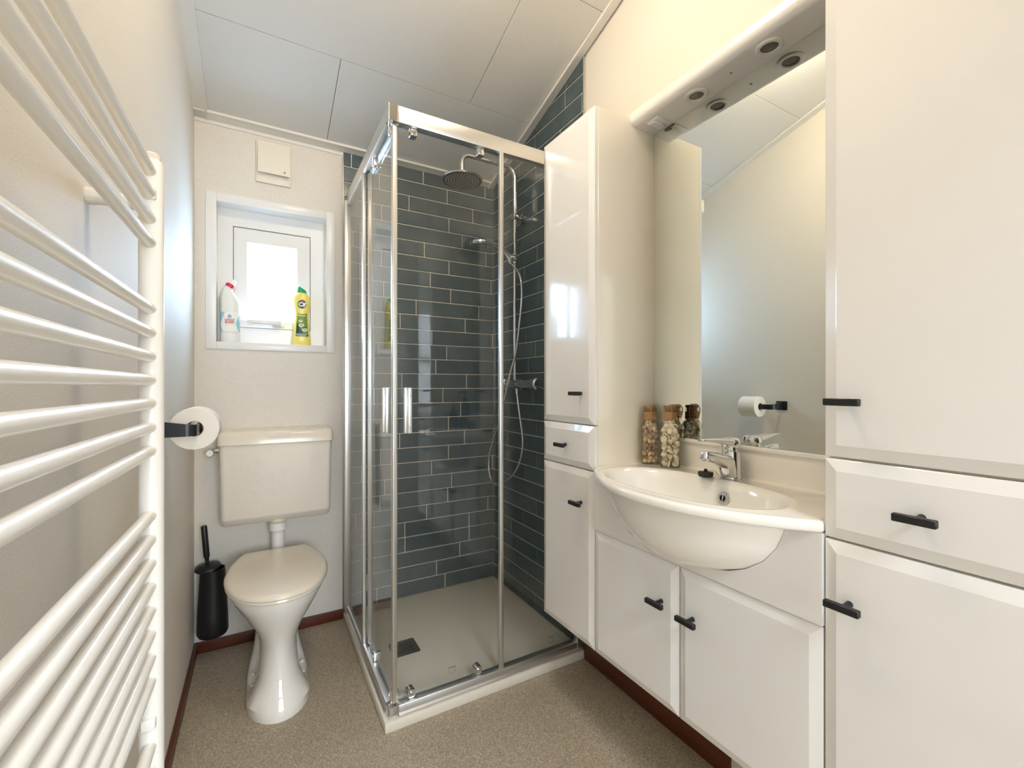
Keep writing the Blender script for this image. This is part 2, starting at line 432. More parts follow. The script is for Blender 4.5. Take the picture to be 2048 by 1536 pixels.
# ------------------------------------------------------------------ window_1
win = bpy.data.objects.new('window_1', None); win.location = (0.06, YB, 1.29); COL.objects.link(win)
struct(win, 'small white casement window with frosted pane', 'window')
c = MB()
c.box(-0.198, wx0, YB-0.008, YB+0.002, 1.289, 1.963, 0.002); c.box(wx1, 0.317, YB-0.008, YB+0.002, 1.289, 1.963, 0.002)
c.box(wx0, wx1, YB-0.008, YB+0.002, 1.289, wz0, 0.002); c.box(wx0, wx1, YB-0.008, YB+0.002, wz1, 1.963, 0.002)
for a, b, z0, z1 in ((wx0-0.012, wx0, wz0-0.012, wz1+0.012), (wx1, wx1+0.012, wz0-0.012, wz1+0.012), (wx0, wx1, wz0-0.012, wz0), (wx0, wx1, wz1, wz1+0.012)):
    c.box(a, b, YB-0.002, YB+0.13, z0, z1)
c.build('casing', M['upvc'], win)
def rect_frame(mb, o, i, y0, y1, slope=0.0):
    (ox0, ox1, oz0, oz1), (ix0, ix1, iz0, iz1) = o, i
    q = [(ox0, oz0), (ox1, oz0), (ox1, oz1), (ox0, oz1)]; p = [(ix0, iz0), (ix1, iz0), (ix1, iz1), (ix0, iz1)]
    R = []
    for y, pts in ((y1, q), (y0, q), (y0, [(a+(0.003 if a < 0.06 else -0.003)*0, b) for a, b in p]), (y1+slope, p)):
        R.append([(a, y, b) for a, b in pts])
    n = 4; L = [[mb.bm.verts.new(v) for v in r] for r in R]
    for k in range(4):
        a, b = L[k], L[(k+1) % 4]
        for t in range(n): mb.bm.faces.new((a[t], a[(t+1) % n], b[(t+1) % n], b[t]))
fr = MB(); rect_frame(fr, (wx0, wx1, wz0, wz1), (-0.1017, 0.2172, 1.395, 1.851), 2.36, 2.41); fr.build('frame', M['upvc'], win)
sa = MB(); rect_frame(sa, (-0.099, 0.2145, 1.398, 1.848), (-0.0475, 0.158, 1.4535, 1.786), 2.366, 2.40)
rect_frame(sa, (-0.072, 0.186, 1.425, 1.818), (-0.0475, 0.158, 1.4535, 1.786), 2.361, 2.366)
rect_frame(sa, (-0.112, 0.227, 1.385, 1.861), (-0.0475, 0.158, 1.4535, 1.786), 2.402, 2.409)
ss = sa.build('sash', M['upvc'], win)
MB().box(-0.06, 0.17, 2.392, 2.398, 1.44, 1.80).build('pane', M['pane'], ss)
hd = MB(); hd.box(0.055, 0.105, 2.350, 2.361, 1.405, 1.435, 0.003); hd.box(0.062, 0.09, 2.322, 2.352, 1.408, 1.432, 0.004)
hd.box(-0.045, 0.085, 2.318, 2.332, 1.412, 1.430, 0.005, 3); hd.build('window_handle', M['upvc'], win)

# ------------------------------------------------------------------ vent cover on back wall
v = thing('vent_cover', 'square cream plastic vent cover on wall above the window', 'vent', (0.058, YB, 2.04))
MB().box(-0.012, 0.128, YB-0.012, YB, 2.042, 2.228, 0.003).build('back_plate', M['vent'], v)
prof = [(YB-0.010, 2.222), (YB-0.020, 2.219), (YB-0.028, 2.17), (YB-0.033, 2.12), (YB-0.036, 2.078), (YB-0.030, 2.078), (YB-0.024, 2.12), (YB-0.010, 2.16)]
p = MB().prism(prof, 'X', -0.004, 0.122).build('flap', M['vent'], v)
MB().lathe([(0.004, 0), (0.004, -0.002), (0.002, -0.003)], (0.101, YB-0.0355, 2.093), 'Y', 12).build('latch_mark', M['steel'], v)

# ------------------------------------------------------------------ towel radiator on left wall
rad = thing('towel_radiator', 'white ladder towel radiator mounted on the left wall', 'radiator', (-0.15, 0.65, 0.30))
RX = -0.150
def rx(y): return RX-(0.906-y)*0.0155
def collector(y, zt=1.49):
    m = MB()
    m.lathe([(0.0165, 0.30), (0.0165, zt-0.004), (0.0145, zt)], (rx(y), y, 0), 'Z', 28)
    return m
for y in (0.906, 0.368):
    co = collector(y).build('collector', M['enamel'], rad)
    MB().lathe([(0.0125, 1.4885), (0.0125, 1.499), (0.010, 1.502)], (rx(y), y, 0), 'Z', 20).build('vent_plug', M['lidp'], co)
pys = [349, 396, 443, 490, 620, 667, 714, 760, 806, 853, 900, 1028, 1074.5, 1121, 1167.5, 1214, 1260.5, 1307, 1353.5, 1483, 1529.5, 1576, 1622.5, 1669]
for py in pys:
    z = 1.13-(py-772)*0.0008015
    m = MB(); m.tube([(rx(0.905), 0.905, z), (rx(0.65), 0.65, z), (rx(0.369), 0.369, z)], 0.0090, 24); m.build('bar', M['enamel'], rad)
for y, z in ((0.945, 1.432), (0.40, 1.432), (0.945, 0.60), (0.40, 0.60)):
    m = MB(); m.lathe([(0.0135, XL), (0.0135, XL+0.010), (0.0115, XL+0.013), (0.0115, RX-0.005), (0.0115, RX+0.004), (0.008, RX+0.008)], (0, y, z), 'X', 20)
    yc_ = 0.906 if y > 0.6 else 0.368
    m.tube([(RX+0.001, y, z), (RX-0.002, (y+yc_)/2, z), (rx(yc_), yc_, z)], 0.009, 12)
    m.box(rx(yc_)-0.010, rx(yc_)+0.009, yc_-0.024, yc_-0.008, z-0.009, z+0.009, 0.003)
    m.build('wall_bracket', M['enamel'], rad)

# ------------------------------------------------------------------ toilet roll and holder
hold = thing('toilet_roll_holder', 'black metal paper holder on the left wall carrying the roll', 'holder', (XL, 1.42, 0.99))
m = MB(); m.box(XL, XL+0.006, 1.395, 1.455, 0.995, 1.045, 0.002); m.build('wall_plate', M['darkmetal'], hold)
m = MB(); m.prism([(XL+0.004, 0.998), (XL+0.004, 1.042), (-0.165, 1.031), (-0.165, 0.999)], 'Y', 1.4165, 1.4225)
R_ = []
for i in range(9):
    a = PI/2*i/8; R_.append((-0.165+0.020*math.sin(a), 1.4395-0.020*math.cos(a)))
rings = []
for (x, y), nn in zip(R_, range(9)):
    a = PI/2*nn/8; nx, ny = math.sin(a)*0.003, -math.cos(a)*0.003
    z1 = 1.031-0.004*nn/8
    rings.append([(x+nx, y+ny, 0.999), (x-nx, y-ny, 0.999), (x-nx, y-ny, z1), (x+nx, y+ny, z1)])
rings.append([(x, y+0.17, z) for x, y, z in rings[-1]])
m.loft(rings); m.build('arm', M['darkmetal'], hold)
roll = thing('toilet_roll', 'white toilet roll hanging on the black holder beside the radiator', 'toilet roll', (-0.150, 1.55, 0.955))
rc = (-0.155, 1.50, 1.012)
MB().loft([[(rc[0]+r*math.cos(2*PI*i/48), rc[1]+y, rc[2]+r*math.sin(2*PI*i/48)) for i in range(48)] for r, y in ((0.0215, 0.0), (0.0565, 0.0), (0.058, 0.0015), (0.058, 0.0985), (0.0565, 0.1), (0.0215, 0.1), (0.0215, 0.0))], False, False).build('paper', M['paper'], roll)
MB().loft([[(rc[0]+r*math.cos(2*PI*i/32), rc[1]+y, rc[2]+r*math.sin(2*PI*i/32)) for i in range(32)] for r, y in ((0.0213, -0.0003), (0.0205, -0.0003), (0.0205, 0.1003), (0.0213, 0.1003), (0.0213, -0.0003))], False, False).build('core', M['card'], roll)

# ------------------------------------------------------------------ cistern, valve, toilet
cis = thing('toilet_cistern', 'white wall-hung plastic cistern above the toilet', 'cistern', (0.073, YB, 0.54))
CX = 0.073
def rrect(x0, x1, y0, y1, r, z, n=6):
    out = []
    for cx, cy, a0 in ((x1-r, y1-r, 0), (x0+r, y1-r, PI/2), (x0+r, y0+r, PI), (x1-r, y0+r, 3*PI/2)):
        for i in range(n+1):
            a = a0+PI/2*i/n; out.append((cx+r*math.cos(a), cy+r*math.sin(a), z))
    return out
m = MB()
m.loft([rrect(CX-0.203, CX+0.203, 2.190, YB, 0.012, 0.545), rrect(CX-0.206, CX+0.206, 2.184, YB, 0.018, 0.549), rrect(CX-0.209, CX+0.209, 2.160, YB, 0.02, 0.574), rrect(CX-0.2095, CX+0.2095, 2.156, YB, 0.02, 0.582), rrect(CX-0.2145, CX+0.2145, 2.150, YB, 0.02, 0.895)])
m.build('tank', M['cistern'], cis)
m = MB()
m.loft([rrect(CX-0.219, CX+0.219, 2.145, YB, 0.018, 0.884), rrect(CX-0.2215, CX+0.2215, 2.142, YB, 0.02, 0.887), rrect(CX-0.2205, CX+0.2205, 2.144, YB, 0.02, 0.925), rrect(CX-0.2165, CX+0.2165, 2.152, YB, 0.022, 0.936), rrect(CX-0.210, CX+0.210, 2.175, YB, 0.02, 0.943), rrect(CX-0.19, CX+0.19, 2.2, YB, 0.02, 0.945)])
m.build('tank_lid', M['lidp'], cis)
m = MB()
bx0, bx1 = 0.037, 0.116
m.prism([(2.1405, 0.913), (2.1400, 0.927), (2.150, 0.938), (2.178, 0.9455), (2.21, 0.947), (2.21, 0.93), (2.15, 0.91)], 'X', bx0, bx1)
m.build('flush_button', M['lidp'], cis)
m = MB(); m.lathe([(0.040, 0.566), (0.044, 0.556), (0.042, 0.540), (0.036, 0.535), (0.034, 0.532)], (CX, 2.225, 0), 'Z', 28); m.build('outlet_collar', M['lidp'], cis)
m = MB(); m.lathe([(0.031, 0.531), (0.0345, 0.529), (0.0345, 0.497), (0.031, 0.493), (0.026, 0.492), (0.026, 0.345)], (CX, 2.225, 0), 'Z', 28)
m.build('flush_pipe', M['upvc'], cis)

val = thing('stop_valve', 'small chrome angle valve with white knob left of the cistern', 'valve', (-0.18, YB, 0.83))
m = MB(); m.lathe([(0.012, YB), (0.012, YB-0.02), (0.009, YB-0.03), (0.009, YB-0.075)], (-0.176, 0, 0.853), 'Y', 20)
m.lathe([(0.006, -0.176), (0.006, -0.158), (0.010, -0.158), (0.010, -0.1425)], (0, 2.235, 0.857), 'X', 8); m.build('body', M['chrome'], val)
kn = MB().lathe([(0.0145, 2.222), (0.0155, 2.216), (0.0155, 2.206), (0.0140, 2.203)], (-0.176, 0, 0.853), 'Y', 24).build('knob', M['chrome'], val)
MB().lathe([(0.0125, 2.2035), (0.0125, 2.2022)], (-0.176, 0, 0.853), 'Y', 24).build('knob_disc', M['whiteprint'], kn)

TX = 0.063
toi = thing('toilet', 'white ceramic pedestal toilet with closed lid under the cistern', 'toilet', (TX, 1.9, 0))
def egg(y0, y1, hw, z, ym=None, e0=2.0, e1=2.6, n=56):
    ym = ym if ym is not None else y0+(y1-y0)*0.55; out = []
    for i in range(n):
        a = 2*PI*i/n; cx, sy = math.cos(a), math.sin(a)
        e = e1 if sy > 0 else e0
        x = TX+hw*math.copysign(abs(cx)**(2/e), cx)
        y = ym+(y1-ym if sy > 0 else ym-y0)*math.copysign(abs(sy)**(2/e), sy)
        out.append((x, y, z))
    return out
m = MB()
m.loft([egg(1.684, 2.10, 0.104, 0.0, 1.84), egg(1.684, 2.08, 0.1045, 0.014, 1.84), egg(1.692, 1.935, 0.098, 0.035, 1.79, 2.0, 2.0), egg(1.708, 1.93, 0.080, 0.065, 1.80, 2.0, 2.0), egg(1.728, 1.99, 0.065, 0.10, 1.82), egg(1.742, 2.05, 0.061, 0.15, 1.85), egg(1.748, 2.06, 0.0605, 0.20, 1.87),
        egg(1.744, 2.07, 0.068, 0.235, 1.88), egg(1.730, 2.10, 0.088, 0.27, 1.90), egg(1.706, 2.14, 0.120, 0.315, 1.92), egg(1.688, 2.165, 0.146, 0.355, 1.93), egg(1.678, 2.18, 0.163, 0.388, 1.93), egg(1.680, 2.18, 0.163, 0.402, 1.93), egg(1.70, 2.16, 0.14, 0.404, 1.93)])
# rear foot and trapway behind the column
m.loft([egg(1.845, 2.13, 0.103, 0.0, 1.97, 2.6), egg(1.845, 2.13, 0.103, 0.018, 1.97, 2.6), egg(1.86, 2.13, 0.100, 0.026, 1.98, 2.6), egg(1.96, 2.13, 0.096, 0.036, 2.04, 2.6), egg(1.992, 2.13, 0.089, 0.06, 2.05, 2.6), egg(2.00, 2.13, 0.081, 0.10, 2.06, 2.6), egg(2.01, 2.14, 0.073, 0.17, 2.06, 2.6), egg(2.02, 2.16, 0.068, 0.26, 2.07, 2.6)])
m.lathe([(0.036, 2.14), (0.036, 2.215)], (TX, 0, 0.34), 'Y', 24)
m.build('bowl', M['ceramic'], toi)
for x, y, z in ((-0.020, 1.955, 0.036), (-0.020, 1.893, 0.029), (0.148, 1.955, 0.036), (0.148, 1.893, 0.029)):
    MB().sphere((x, y, z), 0.0085, (1, 1, 0.75), 14, 8).build('bolt_cap', M['lidp'], toi)
def seat_outline(off, z, n=20):
    out = []; yb, ym, yf, hw = 2.170, 1.925, 1.664, 0.1745
    # right side going forward, front arc, left side back
    def xw(t): return 0.119+(hw-0.119)*math.sin(t*PI/2)**0.85
    pts = []
    for i in range(n+1):
        t = i/n; pts.append((xw(t)-off*0.9, yb-(yb-ym)*t-off*(1-t)))
    for i in range(1, n+1):
        a = PI/2*i/n; pts.append(((hw-off)*math.cos(a)**0.92 if i < n else 0.0, ym-(ym-yf-off)*math.sin(a)))
    for x, y in pts: out.append((TX+x, y, z))
    for x, y in pts[-2::-1]: out.append((TX-x, y, z))
    return out
m = MB(); m.loft([seat_outline(0.012, 0.4045), seat_outline(0.004, 0.405), seat_outline(0.002, 0.409), seat_outline(0.004, 0.4155), seat_outline(0.009, 0.4165)]); m.build('seat', M['lidp'], toi)
m = MB(); m.loft([seat_outline(0.008, 0.4168), seat_outline(0.0, 0.419), seat_outline(0.0, 0.4235), seat_outline(0.004, 0.430), seat_outline(0.014, 0.4345), seat_outline(0.045, 0.437), seat_outline(0.10, 0.438)]); m.build('lid', M['lidp'], toi)

# ------------------------------------------------------------------ toilet brush
bh = thing('toilet_brush_holder', 'black tapered brush holder hung on back wall left of toilet', 'brush holder', (-0.168, 2.22, 0.10))
bc = (-0.167, 2.222)
m = MB()
n = 40
def bring(r, z, ex=1.0): return [(bc[0]+r*ex*math.cos(2*PI*i/n), bc[1]+r*math.sin(2*PI*i/n), z) for i in range(n)]
m.loft([bring(0.040, 0.098), bring(0.050, 0.101), bring(0.056, 0.113), bring(0.054, 0.18), bring(0.044, 0.362), bring(0.0445, 0.372), bring(0.0405, 0.372), bring(0.040, 0.33), bring(0.045, 0.13)], True, True)
m.build('cup', M['black'], bh)
MB().box(-0.19, -0.145, 2.262, YB, 0.30, 0.345, 0.003).build('wall_bracket', M['black'], bh)
br = thing('toilet_brush', 'black toilet brush standing in the wall-hung holder', 'brush', (-0.175, 2.222, 0.15))
d0, d1 = Vector((-0.168, 2.222, 0.16)), Vector((-0.198, 2.228, 0.552))
def bl(t): return d0+(d1-d0)*t
m = MB(); m.tube([bl(0.2), bl(0.5), bl(0.62), bl(0.66), bl(0.68), bl(0.99), bl(1.0)], [0.005, 0.005, 0.006, 0.0085, 0.0112, 0.0112, 0.0095], 18); m.build('handle', M['black'], br)
rot = (d1-d0).to_track_quat('Z', 'Y').to_matrix() @ Matrix.Rotation(0.20, 3, 'Y')
MB().lathe([(0.008, 0.012), (0.020, 0.010), (0.043, 0.002), (0.046, -0.002), (0.043, -0.003), (0.012, 0.004)], bl(0.562), 'Z', 32, rot=rot).build('splash_guard', M['black'], br)
MB().tube([bl(0.0), bl(0.05), bl(0.25), bl(0.30)], [0.016, 0.026, 0.026, 0.008], 20).build('bristle_head', M['black'], br)

# ------------------------------------------------------------------ cleaning bottles on the window sill
ble = thing('bleach_bottle', 'white bleach bottle with angled neck on sill at window left', 'bottle', (-0.110, 2.327, wz0))
def bsec(cx, z, hw, hd, tilt=0.0, n=32, e=2.5):
    out = []
    for i in range(n):
        a = 2*PI*i/n; c_, s_ = math.cos(a), math.sin(a)
        x = hw*math.copysign(abs(c_)**(2/e), c_); y = hd*math.copysign(abs(s_)**(2/e), s_)
        out.append((cx+x*math.cos(tilt), 2.327+y, z-x*math.sin(tilt)))
    return out
bz = wz0
m = MB(); m.loft([bsec(-0.110, bz, 0.036, 0.024), bsec(-0.110, bz+0.006, 0.0385, 0.027), bsec(-0.110, bz+0.04, 0.0385, 0.027), bsec(-0.110, bz+0.046, 0.037, 0.026), bsec(-0.110, bz+0.134, 0.0385, 0.0265), bsec(-0.110, bz+0.150, 0.0392, 0.0275), bsec(-0.110, bz+0.158, 0.0375, 0.0265), bsec(-0.110, bz+0.166, 0.0392, 0.0275),
    bsec(-0.111, bz+0.182, 0.038, 0.027, 0.05), bsec(-0.114, bz+0.200, 0.0345, 0.025, 0.14, e=2.3), bsec(-0.1175, bz+0.217, 0.028, 0.022, 0.28, e=2.2), bsec(-0.1175, bz+0.232, 0.0215, 0.019, 0.42, e=2.0), bsec(-0.1145, bz+0.243, 0.0165, 0.0165, 0.5, e=2.0), bsec(-0.1125, bz+0.247, 0.0160, 0.016, 0.52, e=2.0)])
m.build('bottle_body', M['hdpe'], ble)
ax = Vector((math.sin(0.53), 0, math.cos(0.53))); ro = Matrix.Rotation(0.53, 3, 'Y'); b0 = Vector((-0.1125, 2.327, bz+0.247))
cp = MB().lathe([(0.0185, -0.004), (0.0190, 0.0), (0.0185, 0.010), (0.017, 0.0115)], b0, 'Z', 28, rot=ro).build('cap', M['red'], ble)
MB().lathe([(0.0125, 0.011), (0.012, 0.024), (0.010, 0.031), (0.006, 0.034)], b0+ax*0.0+Vector((0.002, 0, 0.001)), 'Z', 24, rot=ro).build('nozzle', M['whiteprint'], cp)
# wrap-around label on the front of the bottle
def front_y(x, hw, hd, cx, e=2.5): return 2.327-hd*(max(0.0, 1-abs((x-cx)/hw)**e))**(1/e)
def label_patch(mb, pts_fn, cx, hw, hd, nx, nz, x0, x1, z0, z1, off, keep=None):
    V = {}
    for i in range(nx+1):
        for k in range(nz+1):
            x = x0+(x1-x0)*i/nx; z = z0+(z1-z0)*k/nz
            if pts_fn: x = pts_fn(x, z)
            V[i, k] = mb.bm.verts.new((x, front_y(x, hw, hd, cx)-off, z))
    for i in range(nx):
        for k in range(nz): mb.bm.faces.new((V[i, k], V[i+1, k], V[i+1, k+1], V[i, k+1]))
m = MB(); label_patch(m, None, -0.110, 0.0385, 0.0270, 24, 6, -0.1465, -0.0735, bz+0.046, bz+0.134, 0.0006); lb = m.build('label', M['whiteprint'], ble, recalc=False)
m = MB()
label_patch(m, lambda x, z: -0.1465+(x+0.1465)*(0.55+0.45*math.sin((z-bz)*60)), -0.110, 0.0385, 0.0270, 8, 14, -0.1465, -0.131, bz+0.047, bz+0.132, 0.0011)
m.build('splash_print', M['lblue'], lb, recalc=False)
m = MB()
label_patch(m, lambda x, z: -0.0735+(x+0.0735)*(0.6+0.4*math.cos((z-bz)*75)), -0.110, 0.0385, 0.0270, 8, 14, -0.088, -0.0735, bz+0.047, bz+0.120, 0.0011)
m.build('splash_print', M['lblue'], lb, recalc=False)
yf = 2.327-0.0270-0.0014
dr = MB(); dr.lathe([(0.0072, 0), (0.0072, -0.0006)], (-0.112, yf+0.0008, bz+0.112), 'Y', 20); dr.prism([(-0.1185, bz+0.114), (-0.1055, bz+0.114), (-0.112, bz+0.1235)], 'Y', yf+0.00035, yf+0.0008); dr.build('drop_mark', M['blueprint'], lb)
lettering('small_lettering', 'ah', 0.008, (-0.112, yf-0.0001, bz+0.1115), FACE_MY, M['whiteprint'], lb, bold=0.0002)
lettering('lettering', 'DIKKE\nBLEEK', 0.0125, (-0.112, yf-0.0012, bz+0.092), FACE_MY, M['redprint'], lb, shear=0.15, bold=0.0002)
m = MB(); m.loft([[(-0.112+0.009*c_, yf+0.0008-0.0006*k, bz+0.062+0.010*s_) for c_, s_ in [(math.cos(2*PI*i/20)*(0.7+0.3*math.sin(2*PI*i/20)), math.sin(2*PI*i/20)) for i in range(20)]] for k in (0, 1)]); m.build('toilet_mark', M['upvc'], lb)

cif = thing('cream_cleaner_bottle', 'yellow cream cleaner bottle with green cap on sill at right', 'bottle', (0.1775, 2.327, wz0))
cc = 0.1755
def csec(z, hw, hd, cx=cc): return bsec(cx, z, hw, hd, 0, 36, 2.6)
m = MB(); m.loft([csec(bz, 0.039, 0.024), csec(bz+0.005, 0.0415, 0.027), csec(bz+0.035, 0.0395, 0.0265), csec(bz+0.08, 0.0345, 0.0255), csec(bz+0.125, 0.0305, 0.0245), csec(bz+0.148, 0.0302, 0.0245), csec(bz+0.170, 0.033, 0.025), csec(bz+0.195, 0.0375, 0.0255), csec(bz+0.210, 0.0385, 0.025), csec(bz+0.225, 0.036, 0.0235), csec(bz+0.238, 0.029, 0.020), csec(bz+0.247, 0.021, 0.0165), csec(bz+0.251, 0.016, 0.014)])
m.build('bottle_body', M['yellow'], cif)
m = MB(); q = []
for hw, z, off in ((0.022, bz+0.248, 0.0), (0.022, bz+0.254, 0.0)):
    q.append([(cc+hw*math.cos(2*PI*i/28), 2.327+0.017*math.sin(2*PI*i/28), z) for i in range(28)])
q.append([(cc-0.002+0.0165*math.cos(2*PI*i/28), 2.327+0.0145*math.sin(2*PI*i/28), bz+0.268-0.22*0.0165*math.cos(2*PI*i/28)) for i in range(28)])
q.append([(cc-0.006+0.009*math.cos(2*PI*i/28), 2.327+0.009*math.sin(2*PI*i/28), bz+0.2755-0.5*0.009*math.cos(2*PI*i/28)) for i in range(28)])
m.loft(q); m.build('cap', M['green'], cif)
def wof(z):
    t = z-bz; T = [(0.035, 0.0395), (0.08, 0.0345), (0.125, 0.0305), (0.148, 0.0302), (0.17, 0.033), (0.195, 0.0375)]
    for (a, b), (c_, d) in zip(T, T[1:]):
        if t <= c_: return b+(d-b)*max(0, t-a)/(c_-a)
    return 0.0375
def hdof(z):
    t = z-bz; T = [(0.035, 0.0265), (0.08, 0.0255), (0.125, 0.0245), (0.148, 0.0245), (0.17, 0.025), (0.195, 0.0255), (0.22, 0.0245)]
    for (a, b), (c_, d) in zip(T, T[1:]):
        if t <= c_: return b+(d-b)*max(0, t-a)/(c_-a)
    return 0.0245
def cpatch(mb, xl, xr, z0, z1, off, nx=14, nz=14):
    V = {}
    for k in range(nz+1):
        z = z0+(z1-z0)*k/nz
        for i in range(nx+1):
            x = xl(z)+(xr(z)-xl(z))*i/nx
            hw, hd = wof(z), hdof(z)
            V[i, k] = mb.bm.verts.new((cc+x, 2.327-hd*max(0.0, 1-abs(x/hw)**2.6)**(1/2.6)-off, z))
    for i in range(nx):
        for k in range(nz): mb.bm.faces.new((V[i, k], V[i+1, k], V[i+1, k+1], V[i, k+1]))
m = MB(); cpatch(m, lambda z: -wof(z)*0.70, lambda z: wof(z)*0.72, bz+0.042, bz+0.150, 0.0006); cl = m.build('label', M['lgreen'], cif, recalc=False)
m = MB(); cpatch(m, lambda z: -wof(z)*0.70, lambda z: -wof(z)*0.70+wof(z)*1.3*max(0.02, (bz+0.112-z)/0.07)**1.2*0.9, bz+0.042, bz+0.110, 0.0010); m.build('dark_print', M['dgreen'], cl, recalc=False)
m = MB(); cpatch(m, lambda z: -wof(z)*0.70, lambda z: wof(z)*0.72, bz+0.042, bz+0.055, 0.0011, 10, 3); m.build('dark_band', M['dgreen'], cl, recalc=False)
m = MB(); cpatch(m, lambda z: -wof(z)*0.70, lambda z: wof(z)*0.5-(z-bz-0.142)*0.1, bz+0.136, bz+0.150, 0.0010, 10, 3); m.build('pale_band', M['yellow'], cl, recalc=False)
yc = 2.327-0.0258
def disc(name, x, z, rx, rz, mat, par, y, tilt=0.0):
    m = MB(); c_, s_ = math.cos(tilt), math.sin(tilt)
    m.loft([[(cc+x+rx*math.cos(2*PI*i/28)*c_-rz*math.sin(2*PI*i/28)*s_, yy, z+rx*math.cos(2*PI*i/28)*s_+rz*math.sin(2*PI*i/28)*c_) for i in range(28)] for yy in (y+0.002, y)]); return m.build(name, mat, par)
lg = disc('logo', 0.0, bz+0.192, 0.0185, 0.0205, M['dgreen'], cif, yc-0.0005, -0.35)
lettering('lettering', 'Cif', 0.026, (cc-0.001, yc-0.0009, bz+0.190), FACE_MY, M['whiteprint'], lg, shear=0.12, bold=0.0012)
disc('dot', 0.001, bz+0.2045, 0.004, 0.004, M['red'], lg, yc-0.0011)
lettering('cream_lettering', 'Cream', 0.0125, (cc-0.002, 2.327-0.0254, bz+0.144), FACE_MY, M['dgreen'], cl, bold=0.0003)
for x, z, rx in ((-0.006, bz+0.113, 0.0085), (-0.003, bz+0.093, 0.0115), (0.012, bz+0.072, 0.0115)):
    e = disc('badge', x, z, rx, rx*0.62, M['whiteprint'], cl, 2.327-0.0268, 0.15)
    disc('badge_print', x, z+0.0005, rx*0.7, rx*0.25, M['lgreen'], e, 2.327-0.0271, 0.15)
lettering('badge_lettering', '100%', 0.007, (cc+0.011, 2.327-0.0266, bz+0.083), FACE_MY, M['dgreen'], cl, bold=0.0003)
for k in (0, 1):
    m = MB(); m.box(cc-0.026, cc+(0.025 if k else 0.02), 2.327-0.0279, 2.327-0.0272, bz+0.0455+0.0055*k, bz+0.0475+0.0055*k); m.build('white_line', M['whiteprint'], cl)

# ------------------------------------------------------------------ shower tray
tr = thing('shower_tray', 'pale stone-effect square shower tray in the tiled corner', 'shower tray', (0.76, 1.87, 0))
MB().box(0.355, 1.172, 1.455, 2.284, 0.0, 0.035, 0.003, 2).build('tray', M['tray'], tr)
dm = Vector((0.5275, 1.840, 0.0352))
m = MB(); m.loft([rrect(dm.x-0.055, dm.x+0.055, dm.y-0.055, dm.y+0.055, 0.008, 0.034), rrect(dm.x-0.055, dm.x+0.055, dm.y-0.055, dm.y+0.055, 0.008, 0.0368), rrect(dm.x-0.053, dm.x+0.053, dm.y-0.053, dm.y+0.053, 0.007, 0.0374)])
dg_ = m.build('drain_cover', M['steel'], tr)
m = MB()
for i in range(7):
    for k in range(5): m.box(dm.x-0.030+i*0.010-0.0036, dm.x-0.030+i*0.010+0.0036, dm.y-0.028+k*0.014-0.0045, dm.y-0.028+k*0.014+0.0045, 0.0372, 0.0378)
m.build('drain_slots', M['dark'], dg_)

# ------------------------------------------------------------------ shower enclosure
enc = thing('shower_enclosure', 'chrome framed glass corner-entry shower enclosure', 'shower enclosure', (0.76, 1.87, 0.035))
XA, YA = 0.369, 1.468               # outer faces of the two sides
ZT0, ZT1, ZB0, ZB1 = 2.006, 2.061, 0.0355, 0.070
def rail_f(z0, z1, th): return MB().box(XA+0.034, 1.172, YA, YA+th, z0, z1, 0.003)
def rail_s(z0, z1, th): return MB().box(XA, XA+th, YA+0.034, 2.283, z0, z1, 0.003)
rail_f(ZT0, ZT1, 0.034).build('top_rail', M['alu'], enc); rail_s(ZT0, ZT1, 0.034).build('top_rail', M['alu'], enc)
b = rail_f(ZB0, ZB1, 0.030); b.prism([(YA+0.001, 0.0355), (YA-0.006, 0.0355), (YA-0.006, 0.040), (YA+0.001, 0.046)], 'X', XA+0.034, 1.172); b.build('bottom_rail', M['alu'], enc)
b = rail_s(ZB0, ZB1, 0.030); b.prism([(XA+0.001, 0.0355), (XA-0.006, 0.0355), (XA-0.006, 0.040), (XA+0.001, 0.046)], 'Y', YA+0.034, 2.283); b.build('bottom_rail', M['alu'], enc)
for z0, z1 in ((ZT0-0.001, ZT1+0.001), (ZB0, ZB1+0.001)):
    m = MB(); m.loft([rrect(XA-0.001, XA+0.036, YA-0.001, YA+0.036, 0.008, z) for z in (z0, z1)]); m.build('corner_cap', M['chrome'], enc)
MB().box(XA-0.0115, XA+0.018, 2.255, 2.284, ZB1-0.03, ZT0+0.02, 0.003).build('wall_profile', M['alu'], enc)
MB().box(1.145, 1.172, YA-0.002, YA+0.024, ZB1-0.03, ZT0+0.02, 0.003).build('wall_profile', M['alu'], enc)
fs = MB().box(XA+0.004, XA+0.010, 1.905, 2.262, ZB1-0.004, ZT0+0.004).build('fixed_panel', M['glass'], enc)
MB().box(XA+0.000, XA+0.016, 1.888, 1.908, ZB1-0.003, ZT0+0.002, 0.003).build('edge_profile', M['alu'], fs)
ff = MB().box(0.792, 1.150, YA+0.004, YA+0.010, ZB1-0.004, ZT0+0.004).build('fixed_panel', M['glass'], enc)
MB().box(0.783, 0.800, YA+0.000, YA+0.014, ZB1-0.003, ZT0+0.002, 0.003).build('edge_profile', M['alu'], ff)
